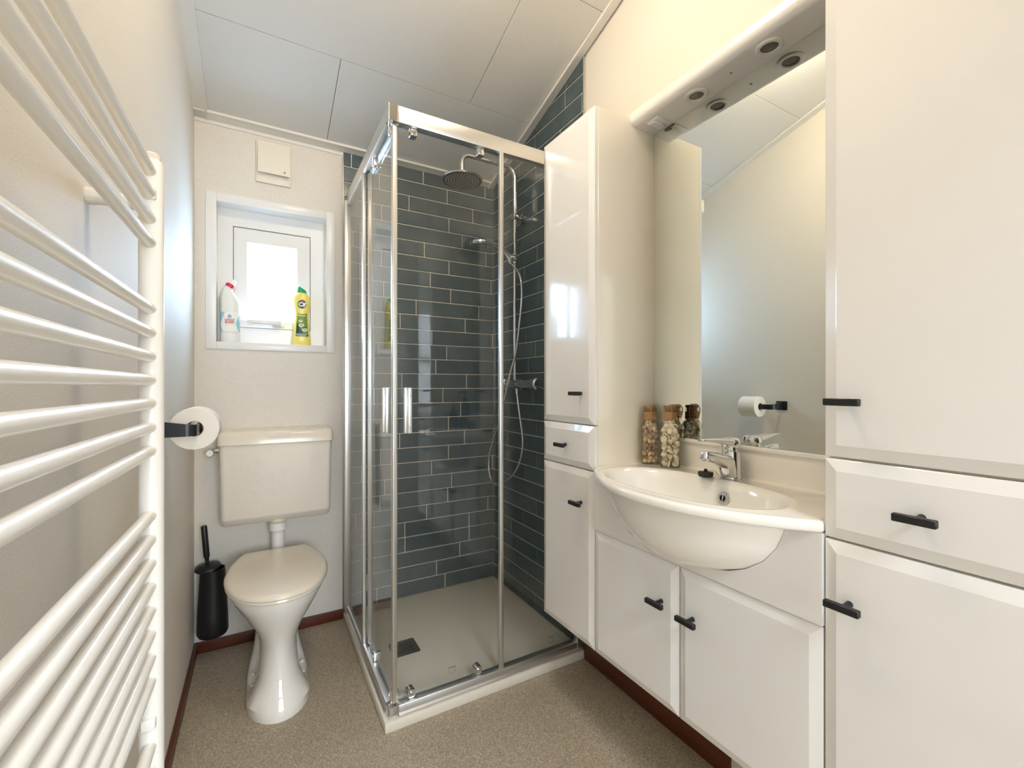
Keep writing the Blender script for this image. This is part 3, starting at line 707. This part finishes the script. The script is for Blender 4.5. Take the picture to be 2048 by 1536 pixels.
# sliding doors
ds = MB().box(XA+0.021, XA+0.027, 1.486, 1.885, 0.078, 1.998).build('sliding_door', M['glass'], enc)
MB().box(XA+0.018, XA+0.034, 1.868, 1.888, 0.076, 2.0, 0.003).build('edge_profile', M['alu'], ds)
m = MB(); m.box(XA+0.016, XA+0.030, 1.477, 1.488, 0.076, 2.0, 0.003); m.build('edge_profile', M['alu'], ds)
dfm = MB().box(0.392, 0.800, YA+0.021, YA+0.027, 0.078, 1.998).build('sliding_door', M['glass'], enc)
MB().box(0.790, 0.806, YA+0.018, YA+0.032, 0.076, 2.0, 0.003).build('edge_profile', M['alu'], dfm)
m = MB(); m.box(0.384, 0.393, YA+0.008, YA+0.030, 0.076, 2.0, 0.0035, 3); m.box(0.393, 0.402, YA+0.012, YA+0.028, 0.076, 2.0, 0.003); m.build('edge_profile', M['alu'], dfm)
h = MB().box(0.424, 0.436, YA+0.006, YA+0.021, 0.970, 1.125, 0.002); h.box(0.434, 0.448, YA-0.002, YA+0.010, 0.970, 1.125, 0.003)
h = h.build('handle', M['alu'], dfm)
for z in (0.995, 1.098): MB().lathe([(0.0038, YA-0.002), (0.0038, YA-0.0035), (0.0022, YA-0.0045)], (0.441, 0, z), 'Y', 14).build('screw', M['chrome'], h)
h = MB().box(XA+0.004, XA+0.021, 1.522, 1.534, 0.970, 1.125, 0.002); h.box(XA-0.004, XA+0.008, 1.532, 1.546, 0.970, 1.125, 0.003)
h = h.build('handle', M['alu'], ds)
for z in (0.995, 1.098): MB().lathe([(0.0038, XA-0.004), (0.0038, XA-0.0055), (0.0022, XA-0.0065)], (0, 1.539, z), 'X', 14).build('screw', M['chrome'], h)
for x in (0.458, 0.712):
    m = MB(); m.box(x-0.013, x+0.013, YA+0.010, YA+0.042, 1.980, 2.006, 0.005, 3); m.build('roller', M['chrome'], dfm)
for x in (0.450, 0.701):
    m = MB(); m.lathe([(0.0145, YA+0.012), (0.0155, YA+0.016), (0.0155, YA+0.040), (0.012, YA+0.043)], (x, 0, 0.086), 'Y', 24); m.lathe([(0.007, YA+0.008), (0.007, YA+0.013)], (x, 0, 0.086), 'Y', 12); m.build('roller', M['chrome'], dfm)
for y in (1.508, 1.755):
    m = MB(); m.box(XA+0.010, XA+0.042, y-0.013, y+0.013, 1.975, 2.006, 0.005, 3); m.build('roller', M['chrome'], ds)
    m = MB(); m.box(XA+0.012, XA+0.042, y-0.011, y+0.011, 0.071, 0.103, 0.004, 3); m.lathe([(0.007, XA+0.009), (0.007, XA+0.013)], (0, y, 0.088), 'X', 12); m.build('roller', M['chrome'], ds)
# little etched stamps on the front panes
def stamp(name, x, z, y, par):
    m = MB(); m.tube([(x+0.012*math.cos(a), y, z+0.012*math.sin(a)) for a in [PI*0.85+PI*1.3*i/14 for i in range(15)]], 0.0005, 6); m.box(x-0.014, x+0.014, y-0.0004, y+0.0004, z+0.009, z+0.011); m.build(name, M['steel'], par)
stamp('etched_stamp', 0.600, 0.115, YA+0.0206, dfm); stamp('etched_stamp', 1.015, 0.115, YA+0.0036, ff)

# ------------------------------------------------------------------ shower column
sc_ = thing('shower_column', 'chrome shower column with round rain head on tiled wall', 'shower', (1.12, 1.94, 1.10))
m = MB()
arc1 = [(1.12-0.05+0.05*math.cos(a), 1.94, 2.176+0.05*math.sin(a)) for a in [PI/2*i/8 for i in range(9)]]
arc2 = [(0.872-0.040*math.sin(a), 1.94, 2.186+0.040*math.cos(a)) for a in [PI/2*i/8 for i in range(9)]]
m.tube([(1.12, 1.94, 1.13), (1.12, 1.94, 1.75), (1.12, 1.94, 1.99)], 0.0095, 18)
m.build('riser_pipe', M['chrome'], sc_)
m = MB(); m.tube([(1.12, 1.94, 1.98), (1.12, 1.94, 2.176)]+arc1[1:]+arc2+[(0.832, 1.94, 2.125)], 0.0115, 18); m.lathe([(0.0135, 2.15), (0.0135, 2.127), (0.011, 2.12)], (0.832, 1.94, 0), 'Z', 20); m.build('overhead_arm', M['chrome'], sc_)
m = MB(); m.lathe([(0.012, 2.128), (0.016, 2.118), (0.03, 2.113), (0.094, 2.106), (0.0965, 2.101), (0.094, 2.097), (0.090, 2.0965)], (0.832, 1.94, 0), 'Z', 48); rh = m.build('rain_head', M['chrome'], sc_)
MB().lathe([(0.0905, 2.0972), (0.0905, 2.0955)], (0.832, 1.94, 0), 'Z', 48).build('spray_plate', M['headface'], rh)
m = MB()
for rr, k in ((0.012, 6), (0.025, 12), (0.038, 18), (0.051, 24), (0.064, 30), (0.077, 36)):
    for i in range(k):
        a = 2*PI*i/k+rr*40; m.lathe([(0.0024, 2.0957), (0.0018, 2.0925)], (0.832+rr*math.cos(a), 1.94+rr*math.sin(a), 0), 'Z', 8)
nz = m.build('nozzles', M['nozzle'], rh); nz['kind'] = 'stuff'
m = MB(); m.box(1.105, 1.135, 1.924, 1.956, 1.965, 1.992, 0.004, 3); m.lathe([(0.009, 1.13), (0.009, 1.150), (0.024, 1.154), (0.026, 1.172)], (0, 1.94, 1.978), 'X', 24); m.build('wall_bracket', M['chrome'], sc_)
sl = MB(); sl.lathe([(0.016, 1.745), (0.016, 1.793)], (1.12, 1.94, 0), 'Z', 24); sl.lathe([(0.019, 1.925), (0.0195, 1.905), (0.0175, 1.900)], (1.116, 0, 1.769), 'Y', 28); sl.lathe([(0.010, 1.105), (0.013, 1.088), (0.013, 1.075)], (0, 1.94, 1.775), 'X', 18); sl.build('slider', M['chrome'], sc_)
vb = MB(); vb.lathe([(0.016, 1.765), (0.022, 1.768), (0.022, 2.005), (0.016, 2.008)], (1.115, 0, 1.139), 'Y', 28)
for y in (1.80, 1.95): vb.lathe([(0.014, 1.12), (0.014, 1.155), (0.030, 1.160), (0.030, 1.172)], (0, y, 1.139), 'X', 24)
vb.lathe([(0.012, 1.118), (0.010, 1.112), (0.010, 1.092)], (1.10, 1.885, 0), 'Z', 18)
vb = vb.build('thermostatic_valve', M['chrome'], sc_)
for y, s_ in ((1.764, -1), (2.008, 1)):
    MB().lathe([(0.024, y), (0.030, y+s_*0.005), (0.030, y+s_*0.045), (0.024, y+s_*0.052), (0.010, y+s_*0.053)], (1.115, 0, 1.139), 'Y', 28).build('knob', M['chrome'], vb)
hs = thing('hand_shower', 'chrome hand shower with hose hanging on the riser slider', 'hand shower', (0.93, 1.94, 1.79))
m = MB(); m.tube([(1.092, 1.936, 1.742), (1.077, 1.935, 1.775), (1.045, 1.934, 1.803), (1.00, 1.934, 1.822), (0.965, 1.934, 1.823), (0.945, 1.934, 1.822)], [0.010, 0.0105, 0.0115, 0.0125, 0.015, 0.016], 18, smooth=5); m.build('grip', M['chrome'], hs)
m = MB(); m.lathe([(0.012, 1.834), (0.035, 1.830), (0.050, 1.819), (0.052, 1.810), (0.047, 1.803), (0.030, 1.801)], (0.925, 1.934, 0), 'Z', 36); m.build('spray_head', M['chrome'], hs)
hp = [(1.090, 1.935, 1.745), (1.088, 1.905, 1.722), (1.085, 1.86, 1.69), (1.085, 1.83, 1.6536), (1.085, 1.8135, 1.5858), (1.085, 1.8174, 1.5172), (1.085, 1.8349, 1.4302), (1.085, 1.8697, 1.2927), (1.077, 1.9055, 1.2078), (1.070, 1.953, 1.0785), (1.073, 1.985, 1.0168), (1.08, 2.0436, 0.933), (1.085, 2.11, 0.849), (1.085, 2.156, 0.7596), (1.085, 2.164, 0.6864), (1.085, 2.1377, 0.6317), (1.085, 2.0832, 0.6086), (1.085, 2.0307, 0.6208), (1.085, 1.972, 0.6479), (1.085, 1.8926, 0.6991), (1.085, 1.8325, 0.7692), (1.085, 1.807, 0.8358), (1.085, 1.807, 0.8913), (1.087, 1.8288, 0.9638), (1.092, 1.8547, 1.0262), (1.098, 1.875, 1.07), (1.10, 1.885, 1.094)]
m = MB(); m.tube(hp, 0.0056, 10, smooth=4); m.build('hose', M['chrome'], hs)

# ------------------------------------------------------------------ cabinets
XF = 0.900
def door_mesh(y0, y1, z0, z1, ch=0.019, dp=0.0068):
    mb = MB()
    def R(x, i): return [(x, y0+i, z0+i), (x, y1-i, z0+i), (x, y1-i, z1-i), (x, y0+i, z1-i)]
    mb.loft([R(XF+0.020, 0), R(XF+dp+0.001, 0), R(XF+dp, 0.0012), R(XF+0.0008, ch), R(XF, ch+0.002)])
    return mb
def knob(parent, y, z):
    m = MB(); m.box(0.866, 0.877, y-0.027, y+0.027, z-0.0062, z+0.0062, 0.0012, 1)
    m.lathe([(0.0062, XF+0.001), (0.0050, XF-0.006), (0.0048, 0.875)], (0, y, z), 'X', 16)
    return m.build('handle', M['black'], parent)
def cabinet_tall(label, y0, y1, ys, doors, name='tall_cabinet'):
    t = thing(name, label, 'cabinet', ((XF+XR)/2, (y0+y1)/2, 0.305))
    MB().box(XF+0.021, XR-0.001, y0, y1, 0.305, 2.003, 0.001, 1).build('carcass', M['side'], t)
    for nm, z0, z1, ky, kz in doors:
        d = door_mesh(y0+0.001, y1-0.001, z0, z1).build(nm, M['lacquer'], t, angle=12); knob(d, ky, kz)
    return t
cabinet_tall('tall white wall cabinet between shower and washbasin', 1.0745, 1.359, None, [('door', 1.008, 2.003, 1.133, 1.106), ('drawer', 0.865, 1.004, 1.216, 0.933), ('door', 0.307, 0.861, 1.133, 0.756)])
cabinet_tall('tall white wall cabinet nearest the camera right of the washbasin', 0.144, 0.4285, None, [('door', 1.0025, 2.003, 0.386, 1.102), ('drawer', 0.855, 0.998, 0.288, 0.924), ('door', 0.307, 0.8505, 0.386, 0.747)])
van = thing('vanity_cabinet', 'white two-door vanity cabinet under the washbasin', 'cabinet', (1.04, 0.753, 0.305))
VY0, VY1 = 0.4300, 1.0735
MB().box(XF+0.021, XR-0.001, VY0, VY1, 0.305, 0.690, 0.001, 1).build('carcass', M['lacquer'], van)
cut = []   # the panel is cut out around the bowl
for z_, k_ in [(0.8575, 0.998), (0.840, 0.985), (0.805, 0.93), (0.770, 0.83), (0.740, 0.68), (0.722, 0.53), (0.712, 0.40)]:
    ax_, ay_ = 0.150*(0.42+0.58*k_), 0.276*k_**0.95
    cut.append((ay_*math.sqrt(max(0.0, 1-(0.042/ax_)**2))*0.985, z_))
ap = MB(); ap.prism([(VY0, 0.687), (VY1, 0.687), (VY1, 0.8575)]+[(0.755+w, z_) for w, z_ in cut]+[(0.755-w, z_) for w, z_ in cut[::-1]]+[(VY0, 0.8575)], 'X', XF+0.0005, XF+0.020)
ap.build('front_panel', M['lacquer'], van)
d = door_mesh(0.7555, VY1-0.001, 0.307, 0.683).build('door', M['lacquer'], van, angle=12); knob(d, 0.805, 0.577)
d = door_mesh(VY0+0.001, 0.7525, 0.307, 0.683).build('door', M['lacquer'], van, angle=12); knob(d, 0.710, 0.573)

# ------------------------------------------------------------------ washbasin: moulded top, bowl and upstand in one casting
bas = thing('washbasin', 'white moulded washbasin with bowed front and oval bowl', 'washbasin', (1.0, 0.753, 0.85))
BCX, BCY, BAX, BAY, BE = 0.937, 0.765, 0.127, 0.238, 2.35
ZT = 0.880
NB = 96
def front_x(y):
    t = min(1.0, abs((y-0.7525)/0.322)); return 0.902-0.136*(1-t**2.15)
def outer_pt(a, inset=0.0):
    # ray from bowl centre to the outline of the top
    c_, s_ = math.cos(a), math.sin(a)
    lo, hi = 0.0, 1.0
    def inside(r):
        x, y = BCX+r*c_, BCY+r*s_
        return VY0+inset+0.0005 <= y <= VY1-inset-0.0005 and x <= 1.158 and x >= front_x(y)+inset
    for _ in range(40):
        mid = (lo+hi)/2
        if inside(mid): lo = mid
        else: hi = mid
    return BCX+lo*c_, BCY+lo*s_
angs = [2*PI*i/NB for i in range(NB)]
for cxn, cyn in ((1.158, VY0), (1.158, VY1), (0.902, VY0), (0.902, VY1)):   # snap ring angles to the corners
    a = math.atan2(cyn-BCY, cxn-BCX) % (2*PI)
    k = min(range(NB), key=lambda i: abs(angs[i]-a)); angs[k] = a
def oring(z, inset=0.0): return [(*outer_pt(a, inset), z) for a in angs]
def iring(z, k, dx=0.0, e=BE, sy=None):
    out = []
    for a in angs:
        c_, s_ = math.cos(a), math.sin(a)
        kx, ky = BAX*k, BAY*(sy if sy else k)
        r = (abs(c_/kx)**e+abs(s_/ky)**e)**(-1/e)
        out.append((BCX+dx+r*c_, BCY+r*s_, z))
    return out
m = MB()
m.loft([iring(0.8575, 1.02), oring(0.8580, 0.006), oring(0.8595, 0.002), oring(0.863, 0.0), oring(0.873, 0.0), oring(0.8775, 0.002), oring(0.8795, 0.006), oring(ZT, 0.012),
        iring(ZT+0.0002, 1.13), iring(ZT+0.0022, 1.095), iring(ZT+0.0018, 1.06), iring(ZT-0.002, 1.02), iring(ZT-0.008, 0.985), iring(ZT-0.02, 0.955), iring(ZT-0.05, 0.90), iring(ZT-0.085, 0.80), iring(ZT-0.115, 0.62), iring(ZT-0.130, 0.36, 0.01), iring(ZT-0.134, 0.12, 0.02)], False, True)
m.build('basin_top', M['basin'], bas, angle=50)
# underside of the bowl bulging out through the front panel
m = MB()
UZ = [(0.859, 1.0), (0.840, 0.985), (0.805, 0.93), (0.770, 0.83), (0.740, 0.68), (0.716, 0.47), (0.705, 0.22), (0.703, 0.05)]
def uring(z, k):
    ax, ay = 0.150*(0.42+0.58*k), 0.276*k**0.95
    return [(BCX+0.015+ax*math.cos(2*PI*i/64), 0.755+ay*math.sin(2*PI*i/64), z) for i in range(64)]
m.loft([uring(z, k) for z, k in UZ], False, True); m.build('bowl_underside', M['basin'], bas, angle=60)
m = MB(); m.box(1.1555, XR-0.001, VY0, VY1, 0.850, 0.956, 0.003, 2); m.box(1.150, XR-0.001, VY0, VY1, 0.955, 0.9675, 0.003, 3); m.build('upstand', M['basin'], bas)
oc = Vector((1.0500, 0.735, 0.838)); orot = Matrix.Rotation(-PI/2+0.22, 3, 'Y')
of = MB().lathe([(0.0085, -0.003), (0.0085, 0.003), (0.0155, 0.0028), (0.0168, 0.0012), (0.0168, -0.003)], oc, 'Z', 32, cap=False, rot=orot).build('overflow_ring', M['chrome'], bas)
MB().lathe([(0.0095, 0.0), (0.0095, 0.0016)], oc, 'Z', 24, rot=orot).build('overflow_hole', M['dark'], of)
m = MB(); m.box(-0.0095, 0.0095, -0.0014, 0.0014, 0.001, 0.003)
bmesh.ops.rotate(m.bm, verts=m.bm.verts, cent=(0, 0, 0), matrix=orot); bmesh.ops.translate(m.bm, verts=m.bm.verts, vec=oc); m.build('overflow_bar', M['chrome'], of)

# mixer tap
tap = thing('mixer_tap', 'chrome single-lever mixer tap at the back of the washbasin', 'tap', (1.112, 0.755, ZT))
m = MB()
def sec(cx, cz, tilt, hw, hh, n=24, e=2.4):
    out = []
    for i in range(n):
        a = 2*PI*i/n; c_, s_ = math.cos(a), math.sin(a)
        y = hw*math.copysign(abs(c_)**(2/e), c_); w = hh*math.copysign(abs(s_)**(2/e), s_)
        out.append((cx+w*math.sin(tilt), 0.755+y, cz+w*math.cos(tilt)))
    return out
m.lathe([(0.0265, ZT), (0.0265, ZT+0.004), (0.0250, ZT+0.008), (0.0235, ZT+0.05), (0.0230, ZT+0.074)], (1.112, 0.755, 0), 'Z', 32)
m.loft([sec(1.118, 0.9150, -0.1, 0.0215, 0.034), sec(1.095, 0.9200, -0.05, 0.0205, 0.027), sec(1.070, 0.9320, 0.05, 0.0185, 0.0190), sec(1.040, 0.9425, 0.15, 0.0165, 0.0145), sec(1.015, 0.9485, 0.2, 0.0150, 0.0125), sec(1.002, 0.9510, 0.2, 0.0125, 0.0095)])
m.loft([[(1.112+r*math.cos(a)*1.0-sx, 0.755+w*math.sin(a), z) for a in [2*PI*i/24 for i in range(24)]] for r, w, sx, z in ((0.024, 0.0235, 0.006, ZT+0.006), (0.028, 0.022, 0.010, 0.905), (0.034, 0.0205, 0.016, 0.925))])
m.build('tap_body', M['chrome'], tap)
ar = Matrix.Rotation(0.20, 3, 'Y')
MB().lathe([(0.0105, -0.016), (0.0128, -0.013), (0.0128, 0.004), (0.0118, 0.008)], (1.0055, 0.755, 0.950), 'Z', 26, rot=ar).build('aerator', M['chrome'], tap)
MB().lathe([(0.0195, ZT+0.072), (0.0205, ZT+0.080), (0.0205, ZT+0.088)], (1.110, 0.755, 0), 'Z', 30).build('cartridge_collar', M['chrome'], tap)
m = MB()
m.lathe([(0.0225, ZT+0.086), (0.0245, ZT+0.089), (0.0245, ZT+0.100), (0.0225, ZT+0.107), (0.014, ZT+0.111), (0.004, ZT+0.112)], (1.112, 0.755, 0), 'Z', 32)
m.loft([sec(1.112, ZT+0.0985, 0, 0.0225, 0.0115), sec(1.085, ZT+0.1015, 0, 0.0195, 0.0095), sec(1.050, ZT+0.1055, 0, 0.0155, 0.0065), sec(1.015, ZT+0.1085, 0, 0.012, 0.0042), sec(0.988, ZT+0.110, 0, 0.0095, 0.003), sec(0.984, ZT+0.110, 0, 0.007, 0.002)])
m.build('lever', M['chrome'], tap)
# basin plug with its bead chain
plug = thing('basin_plug', 'black rubber plug with bead chain lying beside the tap', 'plug', (1.062, 0.790, ZT))
MB().lathe([(0.0165, ZT+0.003), (0.0185, ZT+0.0045), (0.020, ZT+0.013), (0.019, ZT+0.0155), (0.006, ZT+0.0165)], (1.060, 0.795, 0), 'Z', 28).build('stopper', M['rubber'], plug)
MB().sphere((1.060, 0.795, ZT+0.020), 0.0045, (1, 1, 1.1), 14, 10).build('stem', M['rubber'], plug)
m = MB()
chain = catmull([Vector(p) for p in [(1.062, 0.790, ZT+0.021), (1.070, 0.775, ZT+0.020), (1.078, 0.766, ZT+0.009), (1.080, 0.756, ZT+0.004), (1.083, 0.742, ZT+0.003), (1.090, 0.730, ZT+0.003), (1.100, 0.724, ZT+0.003), (1.114, 0.722, ZT+0.003), (1.128, 0.726, ZT+0.003)]], 6)
acc = 0; last = chain[0]
for p in chain:
    if (p-last).length > 0.0026 or p is chain[0]:
        m.sphere(p, 0.0016, (1, 1, 1), 8, 6); last = p
m.build('bead_chain', M['chrome'], plug)

# ------------------------------------------------------------------ mirror and light canopy
mi = thing('wall_mirror', 'large frameless mirror above the washbasin', 'mirror', (1.165, 0.75, 0.968))
MB().box(1.160, 1.166, 0.4295, 1.0738, 0.968, 1.980).build('mirror_glass', M['mirror'], mi)
MB().box(1.1662, XR-0.0005, 0.4295, 1.0738, 0.968, 1.980).build('backing', M['dark'], mi)
can = thing('light_canopy', 'white spotlight canopy above the mirror', 'light canopy', (1.12, 0.75, 1.98))
prof = [(XR-0.001, 1.981), (1.078, 1.981)]+[(1.078-0.022*math.sin(a), 2.003-0.022*math.cos(a)) for a in [PI/2*i/8 for i in range(1, 9)]]+[(1.058, 2.022), (1.066, 2.030), (1.09, 2.036), (XR-0.001, 2.036)]
MB().prism(prof, 'Y', 0.4295, 1.0738).build('housing', M['lacquer'], can)
for y in (0.8646, 0.651, 0.4400+0.015):
    s_ = MB(); s_.lathe([(0.0205, 1.9805), (0.0215, 1.9765), (0.029, 1.9765), (0.0315, 1.9785), (0.0315, 1.9815)], (1.1125, y, 0), 'Z', 36, cap=False)
    sp = s_.build('spotlight', M['trim'], can)
    MB().lathe([(0.0215, 1.9806), (0.016, 1.9800), (0.004, 1.9797)], (1.1125, y, 0), 'Z', 28).build('lens', M['bulb'], sp)
sw = MB(); sw.box(1.090, 1.150, 0.992, 1.036, 1.976, 1.9812, 0.002); sw.box(1.094, 1.146, 1.006, 1.034, 1.972, 1.977, 0.0015, 1, rot=Matrix.Rotation(0.12, 3, 'X'), piv=Vector((1.12, 1.02, 1.976)))
sw.build('switch', M['upvc'], can)
MB().lathe([(0.003, 1.981), (0.003, 1.9795)], (1.115, 0.757, 0), 'Z', 12).build('screw', M['steel'], can)
# ceiling lamp above the frame
lamp = thing('ceiling_lamp', 'round opal ceiling lamp on the sloping ceiling', 'lamp', (0.42, 0.95, zc(0.95)-0.08))
slr = Matrix.Rotation(-math.atan(K), 3, 'X'); lc = Vector((0.42, 0.95, zc(0.95)))
MB().lathe([(0.13, -0.001), (0.13, -0.02), (0.12, -0.025)], lc, 'Z', 40, rot=slr).build('base', M['trim'], lamp)
MB().lathe([(0.105, -0.025), (0.122, -0.05), (0.128, -0.085), (0.115, -0.125), (0.08, -0.150), (0.03, -0.160), (0.004, -0.161)], lc, 'Z', 40, rot=slr).build('shade', LAMP, lamp)

# ------------------------------------------------------------------ soap bottles hidden behind the near cabinet, seen in the shower glass
def soap(label, x, y, s):
    t = thing('soap_dispenser', label, 'soap dispenser', (x, y, ZT), 'black soap dispensers on the washbasin')
    MB().lathe([(0.027*s, ZT+0.001), (0.030*s, ZT+0.005), (0.030*s, ZT+0.11*s), (0.024*s, ZT+0.128*s), (0.012*s, ZT+0.136*s), (0.012*s, ZT+0.146*s)], (x, y, 0), 'Z', 28).build('bottle_body', M['black'], t)
    p = MB().lathe([(0.014*s, ZT+0.144*s), (0.014*s, ZT+0.160*s), (0.005*s, ZT+0.162*s), (0.005*s, ZT+0.190*s)], (x, y, 0), 'Z', 20); p.tube([(x+0.006, y, ZT+0.192*s), (x-0.010, y, ZT+0.192*s), (x-0.040*s, y, ZT+0.186*s)], 0.0055*s, 12); p.build('pump', M['black'], t)
soap('taller black soap pump bottle mirrored in the shower glass', 1.100, 0.466, 1.12)
soap('shorter black soap pump bottle mirrored in the shower glass', 1.030, 0.456, 0.80)

# ------------------------------------------------------------------ jars of shells
YAW = math.atan2(0.66, 0.75)
def jar(label, cx, cy, yaw, half, htot):
    t = thing('shell_jar', label, 'jar', (cx, cy, ZT), 'glass jars of seashells')
    def sq(h, r, z):
        ring = rrect(-h, h, -h, h, min(r, h*0.98), 0, 5); R = Rz(yaw)
        return [tuple(Vector((cx, cy, z))+R @ Vector((p[0], p[1], 0))) for p in ring]
    zb = ZT+0.001
    m = MB()
    m.loft([sq(half*0.93, 0.006, zb), sq(half, 0.005, zb+0.003), sq(half, 0.005, zb+htot*0.60), sq(half*0.97, 0.008, zb+htot*0.66), sq(half*0.83, 0.012, zb+htot*0.715), sq(half*0.66, 0.5, zb+htot*0.755), sq(half*0.64, 0.5, zb+htot*0.90), sq(half*0.72, 0.5, zb+htot*0.905), sq(half*0.72, 0.5, zb+htot*0.955), sq(half*0.66, 0.5, zb+htot*0.957)], True, False)
    m.build('bottle', M['jar'], t)
    m = MB(); m.loft([sq(half*0.56, 0.5, zb+htot*0.90), sq(half*0.58, 0.5, zb+htot*0.958), sq(half*0.70, 0.5, zb+htot*0.959), sq(half*0.70, 0.5, zb+htot*1.0)]); m.build('cork', M['cork'], t)
    m = MB(); pts = []
    for i in range(7*24+1):
        a = 2*PI*i/24; r = half*0.70+random.uniform(-0.0004, 0.0006)
        pts.append((cx+r*math.cos(a), cy+r*math.sin(a), zb+htot*(0.77+0.125*i/(7*24))))
    m.tube(pts, 0.0017, 6)
    for k in range(2):   # loose ends and the loop carried over the lid
        a0 = -2.2+k*1.9; d = Vector((math.cos(a0), math.sin(a0), 0))
        m.tube([Vector((cx, cy, zb+htot*0.80))+d*half*0.72, Vector((cx, cy, zb+htot*0.93))+d*half*0.84, Vector((cx, cy, zb+htot*1.008))+d*half*0.55, Vector((cx, cy, zb+htot*1.012))-d*half*0.1], 0.0014, 6, smooth=4)
    m.sphere((cx+half*0.72*math.cos(-1.3), cy+half*0.72*math.sin(-1.3), zb+htot*0.80), 0.0042, (1, 1, 0.8), 10, 8)
    m.build('twine', M['twine'], t)
    return sq
H1, H2 = 0.0262, 0.0284
jar('glass jar of small mixed brown shells nearer the tall cabinet', 1.0996, 1.0310, -PI/4+0.05, H1, 0.184)
jar('glass jar of larger pale shells nearer the tap', 1.1095, 0.9580, -PI/4-0.10, H2, 0.188)

def clam(name, r, mat):
    m = MB(); q = []
    for k in range(7):
        t = k/6; rr = r*math.sin(t*PI/2*0.98+0.02)
        ring = []
        for i in range(28):
            a = 2*PI*i/28; rib = 1+0.035*math.cos(14*a)*t
            ring.append((rr*rib*math.cos(a)*1.0, rr*rib*(math.sin(a)*0.82-0.08*t), r*0.55*math.cos(t*PI/2)-r*0.1))
        q.append(ring)
    q2 = [[(x*0.86, y*0.86, z*0.7-r*0.06) for x, y, z in ring] for ring in q[::-1]]
    m.loft(q+q2, True, True)
    return m.build(name, mat, origin=(0, 0, 0))
def whelk(name, r, mat):
    m = MB(); rings = []; n = 60
    for i in range(n+1):
        t = i/n; a = t*2*PI*3.2; R = r*0.55*(1-t)**1.1+0.0002; tr_ = r*0.48*(1-t)**0.9+0.0004
        c_ = Vector((R*math.cos(a), R*math.sin(a), -r*0.7+r*1.9*t**0.85)); d = Vector((math.cos(a), math.sin(a), 0))
        rings.append([tuple(c_+d*tr_*math.cos(2*PI*k/10)+Vector((0, 0, 1))*tr_*1.15*math.sin(2*PI*k/10)) for k in range(10)])
    m.loft(rings); return m.build(name, mat, origin=(0, 0, 0))
def fill(cx, cy, yaw, half, z0, z1, step, protos, label, group, seed):
    rnd = random.Random(seed); first = set(); R = Rz(yaw)
    inn = half-0.0050; nxy = max(2, int(round(2*inn/step))); nz_ = int((z1-z0)/(step*0.80))
    pitch = 2*inn/nxy
    for k in range(nz_):
        z = z0+step*0.45+k*step*0.80
        lim = 1.0 if z < z0+(z1-z0)*0.80 else (0.80 if z < z0+(z1-z0)*0.90 else 0.55)
        for i in range(nxy):
            for j in range(nxy):
                if nxy > 2 and 0 < i < nxy-1 and 0 < j < nxy-1 and k < nz_-4: continue   # core nothing can show
                lx = (-inn+pitch*(i+0.5)+(pitch*0.16 if k % 2 else -pitch*0.16))*lim+rnd.uniform(-1, 1)*step*0.12
                ly = (-inn+pitch*(j+0.5)+(pitch*0.12 if k % 2 else -pitch*0.12))*lim+rnd.uniform(-1, 1)*step*0.12
                lx = max(-inn+step*0.36, min(inn-step*0.36, lx)); ly = max(-inn+step*0.36, min(inn-step*0.36, ly))
                p = rnd.choice(protos)
                if p.name in first: o = p.copy(); COL.objects.link(o)
                else: o = p; first.add(p.name)
                w = Vector((cx, cy, z+rnd.uniform(-1, 1)*step*0.15))+R @ Vector((lx, ly, 0))
                o.location = w; o.rotation_euler = (rnd.uniform(0, 6.28), rnd.uniform(0, 6.28), rnd.uniform(0, 6.28))
                k_ = rnd.uniform(0.85, 1.1); o.scale = (k_, k_, k_)
                tag(o, label, 'shell', group)
    for p in protos:
        if p.name not in first: bpy.data.objects.remove(p)
fill(1.0996, 1.0310, -PI/4+0.05, H1, ZT+0.005, ZT+0.150, 0.0130, [clam('seashell', 0.0080, M['shell_tan']), whelk('seashell', 0.0074, M['shell_brown']), whelk('seashell', 0.0068, M['shell_tan']), clam('seashell', 0.0074, M['shell_brown'])],
     'small brown or tan shell inside the jar nearer the tall cabinet', 'small shells in the left jar', 3)
fill(1.1095, 0.9580, -PI/4-0.10, H2, ZT+0.005, ZT+0.152, 0.0158, [clam('seashell', 0.0122, M['shell_pale']), clam('seashell', 0.0108, M['shell_pale']), whelk('seashell', 0.0088, M['shell_pale'])],
     'pale cream shell inside the jar nearer the tap', 'pale shells in the right jar', 5)
